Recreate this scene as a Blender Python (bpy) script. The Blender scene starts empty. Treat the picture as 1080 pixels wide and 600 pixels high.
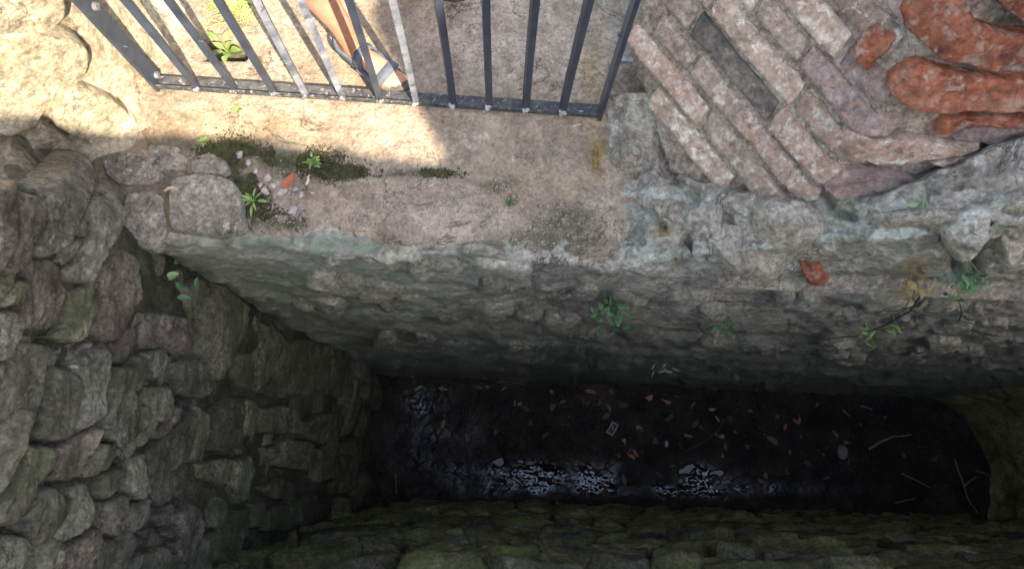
import bpy, math, random
import numpy as np
from mathutils import Vector, Matrix

random.seed(7)
RNG = np.random.default_rng(7)
SC = bpy.context.scene
COL = SC.collection

# ------------------------------------------------------------------ camera, sky, sun, exposure
CAM_H = 2.4                      # camera height above the ledge (ledge = z 0)
FOC = 780.0                      # focal length in photo pixels (photo 1080 x 600)
NADIR = (520.0, 476.0)           # where plumb lines meet in the photo
YAW = math.radians(3.6)
SUN_AZ = (0.57, -0.82)           # towards the sun, in plan
SUN_EL = math.radians(47)

_d = np.array([NADIR[0] - 540, -(NADIR[1] - 300), -FOC]); _d /= np.linalg.norm(_d)
_up = -_d
_y = np.array([math.sin(YAW), math.cos(YAW), 0]); _y = _y - _up * (_y @ _up); _y /= np.linalg.norm(_y)
_x = np.cross(_y, _up)
R = np.stack([_x, _y, _up])      # world = R @ camera
CAMP = np.array([0, 0, CAM_H])

cam_d = bpy.data.cameras.new('camera')
cam = bpy.data.objects.new('camera', cam_d); COL.objects.link(cam)
cam_d.sensor_width = 36; cam_d.lens = 36 * FOC / 1080
cam_d.clip_start = 0.02; cam_d.clip_end = 500
M4 = Matrix([list(R[i]) + [CAMP[i]] for i in range(3)] + [[0, 0, 0, 1]])
cam.matrix_world = M4
SC.camera = cam

W = bpy.data.worlds.new('World'); SC.world = W; W.use_nodes = True
nt = W.node_tree
sky = nt.nodes.new('ShaderNodeTexSky'); sky.sky_type = 'NISHITA'; sky.sun_disc = False
sky.sun_elevation = SUN_EL
sky.sun_rotation = math.atan2(SUN_AZ[0], SUN_AZ[1])
bg = nt.nodes['Background']; bg.inputs['Strength'].default_value = 0.15
nt.links.new(sky.outputs[0], bg.inputs['Color'])

sd = bpy.data.lights.new('sun', 'SUN'); sd.energy = 2.6; sd.angle = math.radians(0.5); sd.color = (1, 0.965, 0.90)
sun = bpy.data.objects.new('sun', sd); COL.objects.link(sun)
_sv = Vector((SUN_AZ[0] * math.cos(SUN_EL), SUN_AZ[1] * math.cos(SUN_EL), math.sin(SUN_EL)))
sun.rotation_euler = _sv.to_track_quat('Z', 'Y').to_euler(); sun.location = (3, -4, 8)

SC.view_settings.view_transform = 'Standard'; SC.view_settings.look = 'None'
SC.view_settings.exposure = 2.85; SC.view_settings.gamma = 1.0
SC.view_settings.use_curve_mapping = False
SC.view_settings.use_white_balance = True          # camera white-balanced for open shade
SC.view_settings.white_balance_temperature = 7500
SC.render.engine = 'CYCLES'

# ------------------------------------------------------------------ helpers: pixels <-> world
def rays(px, py):
    c = np.stack([np.asarray(px, float) - 540, -(np.asarray(py, float) - 300), np.full(np.shape(px), -FOC)], -1)
    return c @ R.T
def unp(px, py, z=0.0):
    w = rays(px, py); t = (z - CAM_H) / w[..., 2]
    return w * t[..., None] + CAMP
def proj(P):
    c = (np.asarray(P, float) - CAMP) @ R
    d = np.maximum(-c[..., 2], 1e-3)
    return 540 + FOC * c[..., 0] / d, 300 - FOC * c[..., 1] / d
def hit(px, py, p0, n):
    w = rays(px, py); n = np.asarray(n, float)
    t = ((np.asarray(p0, float) - CAMP) @ n) / (w @ n)
    return w * np.asarray(t)[..., None] + CAMP

# ------------------------------------------------------------------ helpers: noise
def _hash(i, j, k):
    h = (i * 374761393 + j * 668265263 + k * 2147483647 * 3 + 12345) & 0xffffffff
    h = ((h ^ (h >> 13)) * 1274126177) & 0xffffffff
    return ((h ^ (h >> 16)) & 0xffff) / 32767.5 - 1.0
def vnoise(P):
    P = np.asarray(P, float); I = np.floor(P).astype(np.int64); F = P - I
    F = F * F * F * (F * (F * 6 - 15) + 10)
    out = 0
    for a in (0, 1):
        for b in (0, 1):
            for c in (0, 1):
                w = (F[..., 0] if a else 1 - F[..., 0]) * (F[..., 1] if b else 1 - F[..., 1]) * (F[..., 2] if c else 1 - F[..., 2])
                out = out + w * _hash(I[..., 0] + a, I[..., 1] + b, I[..., 2] + c)
    return out
def fbm(P, scale=1.0, octv=4, gain=0.5, seed=0.0):
    P = np.asarray(P, float) * scale + seed * 17.31
    a, o, s = 1.0, 0, 0
    for _ in range(octv):
        o = o + a * vnoise(P); s += a; P = P * 2.03 + 5.7; a *= gain
    return o / s
def ridged(P, scale=1.0, octv=4, seed=0.0):
    P = np.asarray(P, float) * scale + seed * 9.7
    a, o, s = 1.0, 0, 0
    for _ in range(octv):
        o = o + a * (1 - np.abs(vnoise(P)) * 2); s += a; P = P * 2.1 + 3.3; a *= 0.5
    return o / s
def sstep(a, b, x):
    t = np.clip((x - a) / (b - a), 0, 1); return t * t * (3 - 2 * t)
def polydist(px, py, pts):
    d = np.full(np.shape(px), 1e9)
    for (x0, y0), (x1, y1) in zip(pts[:-1], pts[1:]):
        vx, vy = x1 - x0, y1 - y0
        t = np.clip(((px - x0) * vx + (py - y0) * vy) / (vx * vx + vy * vy + 1e-9), 0, 1)
        d = np.minimum(d, np.hypot(px - x0 - t * vx, py - y0 - t * vy))
    return d
def blobs(px, py, lst, soft=0.6):
    m = np.zeros(np.shape(px))
    for (x, y, rx, ry) in lst:
        r = np.hypot((px - x) / rx, (py - y) / ry)
        m = np.maximum(m, 1 - sstep(1 - soft, 1 + soft * 0.6, r))
    return m

# ------------------------------------------------------------------ helpers: objects
def tag(o, label=None, cat=None, group=None, kind=None):
    if label: o['label'] = label
    if cat: o['category'] = cat
    if group: o['group'] = group
    if kind: o['kind'] = kind
    return o
def empty(name, loc=(0, 0, 0)):
    o = bpy.data.objects.new(name, None); COL.objects.link(o); o.location = loc
    o.empty_display_size = 0.1
    return o
def mesh_obj(name, V, F, mat, parent=None, attrs=None, smooth=True, origin='c'):
    V = np.asarray(V, float).reshape(-1, 3)
    c = V.mean(0) if origin == 'c' else np.asarray(origin, float)
    me = bpy.data.meshes.new(name)
    F4 = np.asarray(F) if not isinstance(F, list) else None
    if F4 is not None:
        k = F4.shape[1]
        me.vertices.add(len(V)); me.vertices.foreach_set('co', (V - c).ravel())
        me.loops.add(F4.size); me.loops.foreach_set('vertex_index', F4.ravel().astype(np.int32))
        me.polygons.add(len(F4))
        me.polygons.foreach_set('loop_start', np.arange(0, F4.size, k, dtype=np.int32))
        me.polygons.foreach_set('loop_total', np.full(len(F4), k, dtype=np.int32))
    else:
        me.from_pydata((V - c).tolist(), [], F)
    me.update(calc_edges=True)
    if smooth: me.polygons.foreach_set('use_smooth', np.ones(len(me.polygons), dtype=bool))
    for k, a in (attrs or {}).items():
        at = me.attributes.new(k, 'FLOAT', 'POINT'); at.data.foreach_set('value', np.asarray(a, float).ravel())
    if mat: me.materials.append(mat)
    o = bpy.data.objects.new(name, me); COL.objects.link(o)
    o.location = c
    if parent is not None:
        o.parent = parent
        o.location = Vector(c) - wloc(parent)
    return o
def wloc(o):
    v = Vector(o.location)
    while o.parent is not None:
        o = o.parent; v = v + Vector(o.location)
    return v
def gridfaces(n, m, flip=False):
    i = np.arange(n - 1)[:, None] * m + np.arange(m - 1)[None, :]
    q = np.stack([i, i + m, i + m + 1, i + 1], -1).reshape(-1, 4)
    return q[:, ::-1] if flip else q
def gridnormals(P):
    du = np.gradient(P, axis=0); dv = np.gradient(P, axis=1)
    n = np.cross(du, dv); return n / (np.linalg.norm(n, axis=-1, keepdims=True) + 1e-12)
class MB:
    def __init__(s): s.v = []; s.f = []
    def add(s, V, F):
        b = len(s.v); s.v += [tuple(map(float, p)) for p in V]; s.f += [tuple(int(i) + b for i in q) for q in F]
    def box(s, c, size, rot=None):
        x, y, z = [k / 2 for k in size]
        V = np.array([[a, b, d] for a in (-x, x) for b in (-y, y) for d in (-z, z)])
        if rot is not None: V = V @ np.asarray(rot).T
        s.add(V + np.asarray(c), [(0, 1, 3, 2), (4, 6, 7, 5), (0, 4, 5, 1), (2, 3, 7, 6), (0, 2, 6, 4), (1, 5, 7, 3)])
    def tube(s, pts, rad, n=8, caps=True, flat=None):
        pts = np.asarray(pts, float); rad = np.broadcast_to(np.asarray(rad, float), (len(pts),))
        T = np.gradient(pts, axis=0); T /= np.linalg.norm(T, axis=1, keepdims=True) + 1e-9
        ref = np.array([0.31, 0.17, 0.93]) if abs(T[0] @ [0.31, 0.17, 0.93]) < 0.9 else np.array([1.0, 0, 0])
        b = len(s.v)
        for p, t, r in zip(pts, T, rad):
            a = np.cross(t, ref); a /= np.linalg.norm(a); c = np.cross(t, a)
            for k in range(n):
                an = 2 * math.pi * k / n
                s.v.append(tuple(p + r * (math.cos(an) * a + math.sin(an) * c)))
        for i in range(len(pts) - 1):
            for k in range(n):
                s.f.append((b + i * n + k, b + i * n + (k + 1) % n, b + (i + 1) * n + (k + 1) % n, b + (i + 1) * n + k))
        if caps:
            s.f.append(tuple(b + k for k in range(n))[::-1]); s.f.append(tuple(b + (len(pts) - 1) * n + k for k in range(n)))
    def build(s, name, mat, parent=None, smooth=False, origin='c'):
        return mesh_obj(name, np.array(s.v), list(s.f), mat, parent, smooth=smooth, origin=origin)

# ------------------------------------------------------------------ materials
def newmat(name):
    m = bpy.data.materials.new(name); m.use_nodes = True
    return m, m.node_tree, m.node_tree.nodes['Principled BSDF']
class NT:
    def __init__(s, t): s.t = t; s.co = None
    def n(s, typ, **kw):
        nd = s.t.nodes.new(typ)
        for k, v in kw.items(): setattr(nd, k, v)
        return nd
    def l(s, a, b): s.t.links.new(a, b)
    def coords(s, rnd=True, stretch=None):
        tc = s.n('ShaderNodeTexCoord'); out = tc.outputs['Object']
        if stretch:
            mp = s.n('ShaderNodeMapping'); mp.inputs['Scale'].default_value = stretch; s.l(out, mp.inputs['Vector']); out = mp.outputs[0]
        if rnd:
            oi = s.n('ShaderNodeObjectInfo'); mu = s.n('ShaderNodeMath', operation='MULTIPLY'); mu.inputs[1].default_value = 37.0
            s.l(oi.outputs['Random'], mu.inputs[0])
            ad = s.n('ShaderNodeVectorMath', operation='ADD'); s.l(out, ad.inputs[0]); s.l(mu.outputs[0], ad.inputs[1]); out = ad.outputs[0]
            s.rand = oi.outputs['Random']
        s.co = out; return out
    def noise(s, scale, detail=6, rough=0.6, dist=0.0):
        nd = s.n('ShaderNodeTexNoise'); nd.inputs['Scale'].default_value = scale; nd.inputs['Detail'].default_value = detail
        nd.inputs['Roughness'].default_value = rough; nd.inputs['Distortion'].default_value = dist
        s.l(s.co, nd.inputs['Vector']); return nd.outputs['Fac']
    def voro(s, scale, feat='F1'):
        nd = s.n('ShaderNodeTexVoronoi'); nd.feature = feat; nd.inputs['Scale'].default_value = scale
        s.l(s.co, nd.inputs['Vector']); return nd.outputs['Distance']
    def ramp(s, fac, stops):
        r = s.n('ShaderNodeValToRGB'); el = r.color_ramp.elements
        el[0].position = stops[0][0]; el[0].color = (*stops[0][1], 1) if len(stops[0][1]) == 3 else stops[0][1]
        el[1].position = stops[-1][0]; el[1].color = (*stops[-1][1], 1)
        for p, c in stops[1:-1]:
            e = el.new(p); e.color = (*c, 1)
        s.l(fac, r.inputs[0]); return r.outputs[0]
    def mask(s, fac, a, b):
        r = s.n('ShaderNodeMapRange'); r.inputs['From Min'].default_value = a; r.inputs['From Max'].default_value = b
        s.l(fac, r.inputs[0]); return r.outputs[0]
    def mix(s, fac, a, b, mode='MIX'):
        m = s.n('ShaderNodeMix', data_type='RGBA', blend_type=mode)
        if isinstance(fac, (int, float)): m.inputs[0].default_value = fac
        else: s.l(fac, m.inputs[0])
        for sock, v in ((m.inputs[6], a), (m.inputs[7], b)):
            if isinstance(v, tuple): sock.default_value = (*v, 1)
            else: s.l(v, sock)
        return m.outputs[2]
    def math(s, op, a, b=None, clamp=False):
        m = s.n('ShaderNodeMath', operation=op); m.use_clamp = clamp
        for i, v in enumerate((a, b)):
            if v is None: continue
            if isinstance(v, (int, float)): m.inputs[i].default_value = v
            else: s.l(v, m.inputs[i])
        return m.outputs[0]
    def attr(s, name):
        a = s.n('ShaderNodeAttribute'); a.attribute_name = name; return a.outputs['Fac']
    def bump(s, h, dist, strength=1.0, prev=None):
        b = s.n('ShaderNodeBump'); b.inputs['Distance'].default_value = dist; b.inputs['Strength'].default_value = strength
        s.l(h, b.inputs['Height'])
        if prev is not None: s.l(prev, b.inputs['Normal'])
        return b.outputs[0]

def stone_mat(name, dark, mid, light, nscale=5, spot=None, spot_t=(0.62, 0.72), moss=(0.05, 0.06, 0.02), moss_t=None,
              bump=0.02, rough=0.92, stretch=None, var=0.3, stain=(0.3, 0.2, 0.08), spec=0.25, fine=70, grain=0.8, crack=0.75, cscale=5.0, warm=(1.09, 0.985, 0.88)):
    wf_ = lambda c_: tuple(min(0.7, a * b) for a, b in zip(c_, warm))
    dark, mid, light = wf_(dark), wf_(mid), wf_(light); spot = wf_(spot) if spot else None
    m, t, p = newmat(name); g = NT(t); g.coords(True, stretch)
    n1 = g.noise(nscale, 8, 0.62, 0.4); n2 = g.noise(fine, 6, 0.65); n3 = g.noise(nscale * 4.5, 8, 0.7, 0.3)
    c = g.ramp(n1, [(0.3, dark), (0.5, mid), (0.72, light)])
    if spot:
        sp = g.noise(28, 4, 0.6, 0.5); c = g.mix(g.mask(sp, *spot_t), c, spot)
        sp2 = g.noise(9, 6, 0.7, 0.8); c = g.mix(g.math('MULTIPLY', g.mask(sp2, 0.55, 0.7), 0.35), c, spot)
    st = g.math('MULTIPLY', g.attr('stain'), g.mask(g.noise(11, 6, 0.7), 0.25, 0.6)); c = g.mix(st, c, stain)
    pl = g.math('MULTIPLY', g.attr('pale'), g.mask(g.noise(7, 7, 0.7, 0.4), 0.35, 0.6)); c = g.mix(pl, c, tuple(min(0.62, 1.12 * k) for k in light))
    c = g.mix(0.75, c, g.ramp(n3, [(0.30, (0.24, 0.24, 0.23)), (0.5, (0.5, 0.5, 0.5)), (0.70, (0.78, 0.77, 0.75))]), 'OVERLAY')
    c = g.mix(grain, c, g.ramp(n2, [(0.30, (0.18, 0.17, 0.16)), (0.5, (0.5, 0.5, 0.5)), (0.70, (0.84, 0.84, 0.82))]), 'OVERLAY')
    # hairline cracks: thin, broken, at two sizes
    for cs, th_, am in ((cscale, 0.010, crack), (cscale * 3.3, 0.014, crack * 0.7)):
        cn = g.noise(cs, 7, 0.62, 0.7); ab = g.math('ABSOLUTE', g.math('SUBTRACT', cn, 0.5))
        cm = g.math('MULTIPLY', g.mask(ab, th_, th_ * 0.25), g.mask(g.noise(cs * 0.8, 3), 0.46, 0.58))
        c = g.mix(g.math('MULTIPLY', cm, am), c, tuple(0.16 * k for k in mid))
    # chips and pores
    ck = g.noise(22, 8, 0.75, 1.2); c = g.mix(g.math('MULTIPLY', g.mask(ck, 0.40, 0.30), 0.7), c, tuple(0.3 * k for k in mid))
    # moss and stain given as attributes of the surface
    mm = g.math('MULTIPLY', g.attr('moss'), g.mask(g.noise(18, 6, 0.7), 0.25, 0.5))
    if moss_t: mm = g.math('MAXIMUM', mm, g.math('MULTIPLY', g.mask(g.noise(3.2, 7, 0.7, 0.5), *moss_t), 0.85))
    mc = g.mix(g.noise(45, 4), tuple(0.55 * k for k in moss), tuple(min(1, 1.5 * k) for k in moss))
    c = g.mix(mm, c, mc)
    hs = g.n('ShaderNodeHueSaturation'); g.l(c, hs.inputs['Color'])
    vr = g.n('ShaderNodeMapRange'); vr.inputs['To Min'].default_value = 1 - var; vr.inputs['To Max'].default_value = 1 + var
    g.l(g.rand, vr.inputs[0]); g.l(vr.outputs[0], hs.inputs['Value'])
    g.l(hs.outputs[0], p.inputs['Base Color'])
    p.inputs['Roughness'].default_value = rough; p.inputs['Specular IOR Level'].default_value = spec
    b = g.bump(n3, bump * 1.3, 1.0); b = g.bump(n2, bump * 0.4, 1.0, b); b = g.bump(ck, bump * 0.9, 1.0, b)
    g.l(b, p.inputs['Normal'])
    return m

def plain_mat(name, c1, c2, scale=30, rough=0.6, spec=0.4, bump=0.002, metallic=0.0, wear=None, wear_t=(0.6, 0.68), var=0.15, trans=0):
    m, t, p = newmat(name); g = NT(t); g.coords(True)
    n = g.noise(scale, 5, 0.6); c = g.mix(g.mask(n, 0.35, 0.65), c1, c2)
    if wear:
        c = g.mix(g.mask(g.noise(scale * 1.7, 6, 0.7, 0.6), *wear_t), c, wear)
    hs = g.n('ShaderNodeHueSaturation'); g.l(c, hs.inputs['Color'])
    vr = g.n('ShaderNodeMapRange'); vr.inputs['To Min'].default_value = 1 - var; vr.inputs['To Max'].default_value = 1 + var
    g.l(g.rand, vr.inputs[0]); g.l(vr.outputs[0], hs.inputs['Value']); g.l(hs.outputs[0], p.inputs['Base Color'])
    p.inputs['Roughness'].default_value = rough; p.inputs['Specular IOR Level'].default_value = spec; p.inputs['Metallic'].default_value = metallic
    if trans: p.inputs['Transmission Weight'].default_value = 0; p.inputs['Subsurface Weight'].default_value = trans; p.inputs['Subsurface Scale'].default_value = 0.01
    if bump: g.l(g.bump(n, bump, 0.8), p.inputs['Normal'])
    return m

MAT = {}
MAT['slab'] = stone_mat('slab_stone', (0.068, 0.062, 0.045), (0.172, 0.158, 0.12), (0.31, 0.288, 0.232), nscale=6, spot=(0.34, 0.33, 0.29), spot_t=(0.66, 0.76), moss=(0.085, 0.088, 0.04), moss_t=(0.52, 0.75), bump=0.03, var=0.3)
MAT['slab_light'] = stone_mat('slab_stone_pale', (0.10, 0.092, 0.072), (0.215, 0.2, 0.165), (0.35, 0.33, 0.28), nscale=6, spot=(0.45, 0.44, 0.4), spot_t=(0.62, 0.72), moss=(0.1, 0.1, 0.05), moss_t=(0.56, 0.8), bump=0.03, var=0.2)  # paler slab, picked more often towards the upper left
MAT['slab_red'] = stone_mat('slab_stone_reddish', (0.07, 0.057, 0.046), (0.165, 0.137, 0.112), (0.28, 0.24, 0.2), nscale=6, spot=(0.33, 0.3, 0.27), moss=(0.05, 0.055, 0.02), moss_t=(0.58, 0.75), bump=0.03)
MAT['slab_green'] = stone_mat('slab_stone_algae', (0.075, 0.07, 0.045), (0.175, 0.165, 0.112), (0.30, 0.28, 0.2), nscale=6, spot=(0.22, 0.21, 0.17), spot_t=(0.7, 0.8), moss=(0.085, 0.09, 0.04), moss_t=(0.45, 0.7), bump=0.03)
MAT['moss_stone'] = stone_mat('mossy_stone', (0.06, 0.06, 0.03), (0.17, 0.163, 0.08), (0.29, 0.275, 0.15), nscale=5, moss=(0.16, 0.17, 0.045), moss_t=(0.46, 0.66), bump=0.03)
MAT['earth'] = stone_mat('earth_mortar', (0.03, 0.027, 0.019), (0.07, 0.062, 0.045), (0.13, 0.115, 0.085), nscale=7, moss=(0.03, 0.04, 0.012), moss_t=(0.55, 0.75), bump=0.03)
MAT['packing'] = stone_mat('joint_packing', (0.045, 0.041, 0.028), (0.105, 0.096, 0.067), (0.18, 0.165, 0.12), nscale=8, moss=(0.06, 0.065, 0.025), moss_t=(0.5, 0.72), bump=0.03)
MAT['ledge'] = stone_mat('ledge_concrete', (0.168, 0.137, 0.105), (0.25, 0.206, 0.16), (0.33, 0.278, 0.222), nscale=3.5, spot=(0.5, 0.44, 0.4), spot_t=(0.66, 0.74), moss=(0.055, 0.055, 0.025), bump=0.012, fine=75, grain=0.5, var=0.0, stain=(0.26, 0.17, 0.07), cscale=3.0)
MAT['lichen_block'] = stone_mat('lichen_block', (0.15, 0.14, 0.12), (0.25, 0.23, 0.20), (0.34, 0.315, 0.28), nscale=6, spot=(0.42, 0.39, 0.34), spot_t=(0.58, 0.66), moss=(0.06, 0.06, 0.03), moss_t=(0.7, 0.85), bump=0.014, var=0.12)
MAT['plaster'] = stone_mat('lime_plaster', (0.37, 0.325, 0.245), (0.5, 0.445, 0.35), (0.6, 0.545, 0.445), nscale=4, spot=(0.58, 0.54, 0.46), moss=(0.06, 0.055, 0.025), bump=0.02, var=0.0, fine=60)
MAT['sunstone'] = stone_mat('pale_wall_stone', (0.34, 0.31, 0.215), (0.46, 0.415, 0.31), (0.56, 0.515, 0.41), nscale=5, spot=(0.55, 0.51, 0.42), moss=(0.15, 0.15, 0.06), moss_t=(0.62, 0.8), bump=0.025, var=0.08)
MAT['rubble'] = stone_mat('rubble_mortar', (0.24, 0.215, 0.18), (0.45, 0.415, 0.36), (0.60, 0.57, 0.52), nscale=4.5, spot=(0.5, 0.465, 0.41), spot_t=(0.62, 0.75), moss=(0.245, 0.29, 0.205), moss_t=(0.5, 0.72), bump=0.03, var=0.0, crack=0.85, cscale=3.5, fine=55, stain=(0.3, 0.21, 0.09), stretch=(0.9, 1, 1.3))
MAT['wallstone'] = stone_mat('wall_stone', (0.2, 0.19, 0.155), (0.37, 0.35, 0.29), (0.52, 0.5, 0.43), nscale=5, spot=(0.5, 0.48, 0.44), spot_t=(0.62, 0.75), moss=(0.22, 0.235, 0.15), moss_t=(0.45, 0.7), bump=0.03, var=0.22, cscale=3.5, fine=55)
MAT['boulder'] = stone_mat('rubble_stone', (0.22, 0.205, 0.175), (0.37, 0.34, 0.285), (0.5, 0.47, 0.41), nscale=5, spot=(0.5, 0.47, 0.42), moss=(0.06, 0.07, 0.03), moss_t=(0.72, 0.85), bump=0.025, var=0.12)
MAT['endwall'] = stone_mat('pit_end_stone', (0.25, 0.225, 0.09), (0.38, 0.345, 0.15), (0.48, 0.44, 0.24), nscale=2.5, moss=(0.06, 0.07, 0.02), moss_t=(0.5, 0.7), bump=0.02, var=0.12)
MAT['block'] = stone_mat('blocker_stone', (0.2, 0.18, 0.15), (0.3, 0.27, 0.23), (0.4, 0.37, 0.32), nscale=3, bump=0.02, var=0.1)
def brick(name, d, m_, l, **k):
    return stone_mat(name, d, m_, l, nscale=9, bump=k.pop('bump', 0.012), fine=60, grain=0.45, crack=0.5, var=k.pop('var', 0.2), **k)
MAT['brick_tan'] = brick('brick_tan', (0.24, 0.185, 0.145), (0.37, 0.29, 0.235), (0.46, 0.385, 0.33), spot=(0.50, 0.45, 0.39), spot_t=(0.54, 0.60))
MAT['brick_pink'] = brick('brick_pink', (0.26, 0.175, 0.135), (0.38, 0.275, 0.22), (0.45, 0.35, 0.3), spot=(0.50, 0.45, 0.39), spot_t=(0.54, 0.60))
MAT['brick_brown'] = brick('brick_brown', (0.19, 0.14, 0.11), (0.30, 0.23, 0.185), (0.4, 0.33, 0.28), spot=(0.50, 0.45, 0.39), spot_t=(0.54, 0.60))
MAT['brick_sooty'] = brick('brick_sooty', (0.05, 0.05, 0.05), (0.14, 0.125, 0.11), (0.3, 0.26, 0.22), spot=(0.36, 0.33, 0.3))
MAT['brick_red'] = brick('brick_red', (0.15, 0.06, 0.045), (0.40, 0.135, 0.075), (0.48, 0.23, 0.155), spot=(0.45, 0.33, 0.27), spot_t=(0.52, 0.66), bump=0.03)
MAT['brick_grey'] = brick('brick_weathered', (0.18, 0.13, 0.12), (0.29, 0.225, 0.21), (0.37, 0.31, 0.3), spot=(0.36, 0.235, 0.19), spot_t=(0.56, 0.64))
MAT['mortar'] = stone_mat('mortar', (0.24, 0.2, 0.155), (0.42, 0.365, 0.305), (0.56, 0.51, 0.45), nscale=8, spot=(0.55, 0.53, 0.5), bump=0.03, var=0.0)

def mk_mud():
    m, t, p = newmat('wet_mud'); g = NT(t); g.coords(False)
    n1 = g.noise(3.5, 8, 0.65); n2 = g.noise(60, 6, 0.7)
    c = g.ramp(n1, [(0.3, (0.010, 0.0075, 0.006)), (0.5, (0.026, 0.018, 0.013)), (0.72, (0.06, 0.04, 0.028))])
    c = g.mix(0.7, c, g.ramp(n2, [(0.3, (0.3, 0.3, 0.3)), (0.7, (0.7, 0.7, 0.7))]), 'OVERLAY')
    g.l(c, p.inputs['Base Color'])
    wet = g.attr('wet')
    r = g.n('ShaderNodeMapRange'); r.inputs['To Min'].default_value = 0.85; r.inputs['To Max'].default_value = 0.07; g.l(wet, r.inputs[0])
    g.l(r.outputs[0], p.inputs['Roughness'])
    sp = g.n('ShaderNodeMapRange'); sp.inputs['To Min'].default_value = 0.15; sp.inputs['To Max'].default_value = 0.75; g.l(wet, sp.inputs[0]); g.l(sp.outputs[0], p.inputs['Specular IOR Level'])
    b = g.bump(n2, 0.002, 0.5); g.l(b, p.inputs['Normal'])
    return m
MAT['mud'] = mk_mud()
def mk_water():
    m, t, p = newmat('puddle_water'); g = NT(t); g.coords(False)
    p.inputs['Base Color'].default_value = (0.02, 0.015, 0.01, 1); p.inputs['Roughness'].default_value = 0.02
    p.inputs['IOR'].default_value = 1.33; p.inputs['Specular IOR Level'].default_value = 0.5
    g.l(g.bump(g.noise(9, 3), 0.002, 0.4), p.inputs['Normal'])
    return m
MAT['water'] = mk_water()
MAT['paint'] = plain_mat('gate_paint', (0.018, 0.023, 0.033), (0.036, 0.043, 0.058), 14, 0.42, 0.5, 0.0008, wear=(0.33, 0.33, 0.34), wear_t=(0.64, 0.72), var=0.1)
MAT['paint_sunlit'] = plain_mat('gate_paint_sunlit', (0.06, 0.068, 0.085), (0.22, 0.22, 0.235), 12, 0.45, 0.5, 0.001, wear=(0.05, 0.055, 0.065), wear_t=(0.55, 0.65), var=0.1)  # paler coat: sunlight on some bars put into the paint colour
MAT['rail_dirt'] = plain_mat('gate_rail_dirty', (0.02, 0.02, 0.022), (0.07, 0.065, 0.06), 40, 0.8, 0.3, 0.003, wear=(0.28, 0.24, 0.2), wear_t=(0.58, 0.66))
MAT['weld'] = plain_mat('weld_metal', (0.2, 0.19, 0.185), (0.33, 0.32, 0.31), 40, 0.5, 0.5, 0.002)
MAT['bolt'] = plain_mat('bolt_steel', (0.05, 0.05, 0.055), (0.16, 0.15, 0.15), 60, 0.4, 0.5, 0.001)
MAT['leaf'] = plain_mat('weed_leaf', (0.075, 0.135, 0.025), (0.16, 0.225, 0.055), 25, 0.55, 0.4, 0.001, var=0.25)
MAT['leaf_dark'] = plain_mat('fern_leaf', (0.03, 0.075, 0.025), (0.06, 0.12, 0.04), 25, 0.5, 0.4, 0.001, var=0.25)
MAT['leaf_pale'] = plain_mat('pale_leaf', (0.16, 0.22, 0.10), (0.24, 0.30, 0.15), 25, 0.6, 0.3, 0.001)
MAT['leaf_dry'] = plain_mat('dry_plant', (0.12, 0.085, 0.035), (0.22, 0.165, 0.075), 25, 0.8, 0.2, 0.002, var=0.25)
MAT['grass'] = plain_mat('grass_blade', (0.17, 0.22, 0.05), (0.32, 0.36, 0.12), 20, 0.6, 0.3, 0)
MAT['fallen'] = plain_mat('fallen_leaf_orange', (0.25, 0.105, 0.05), (0.42, 0.2, 0.10), 30, 0.7, 0.3, 0.001, var=0.35)
MAT['fallen_brown'] = plain_mat('fallen_leaf_brown', (0.10, 0.055, 0.035), (0.17, 0.10, 0.07), 30, 0.7, 0.3, 0.001, var=0.3)
MAT['fallen_tan'] = plain_mat('fallen_leaf_tan', (0.40, 0.26, 0.15), (0.50, 0.36, 0.23), 30, 0.7, 0.3, 0.001, var=0.1)
MAT['fallen_red'] = plain_mat('fallen_leaf_rust', (0.32, 0.085, 0.035), (0.42, 0.14, 0.06), 30, 0.7, 0.3, 0.001, var=0.1)
MAT['crumb'] = plain_mat('rotten_crumbs', (0.02, 0.013, 0.01), (0.15, 0.085, 0.055), 9, 0.8, 0.3, 0, var=0)
MAT['twig'] = plain_mat('twig_bark', (0.12, 0.10, 0.085), (0.26, 0.23, 0.2), 40, 0.85, 0.2, 0.002, var=0.2)
MAT['twig_dark'] = plain_mat('twig_dark', (0.035, 0.022, 0.018), (0.08, 0.05, 0.04), 40, 0.85, 0.2, 0.002)
MAT['moss'] = plain_mat('moss_tuft', (0.03, 0.03, 0.013), (0.075, 0.07, 0.032), 60, 0.95, 0.1, 0, var=0)
MAT['gravel'] = plain_mat('gravel_grain', (0.19, 0.145, 0.12), (0.36, 0.29, 0.25), 45, 0.9, 0.2, 0.001, var=0)
MAT['pebble'] = plain_mat('pebble', (0.26, 0.21, 0.185), (0.38, 0.32, 0.285), 45, 0.9, 0.2, 0.002)
MAT['skin'] = plain_mat('skin', (0.33, 0.145, 0.085), (0.39, 0.185, 0.115), 40, 0.5, 0.35, 0.0006, var=0)
MAT['strap'] = plain_mat('sandal_strap', (0.055, 0.065, 0.08), (0.09, 0.10, 0.12), 60, 0.75, 0.3, 0.001, var=0)
MAT['sole'] = plain_mat('sandal_sole', (0.05, 0.045, 0.04), (0.12, 0.105, 0.09), 40, 0.85, 0.2, 0.001, var=0)
MAT['cloth_dark'] = plain_mat('shorts_cloth', (0.05, 0.06, 0.09), (0.07, 0.08, 0.11), 80, 0.9, 0.1, 0.001, var=0)
MAT['cloth_light'] = plain_mat('shirt_cloth', (0.45, 0.45, 0.43), (0.52, 0.52, 0.5), 80, 0.9, 0.1, 0.001, var=0)
MAT['hair'] = plain_mat('hair', (0.02, 0.014, 0.01), (0.04, 0.028, 0.02), 80, 0.6, 0.3, 0.002, var=0)
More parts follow.
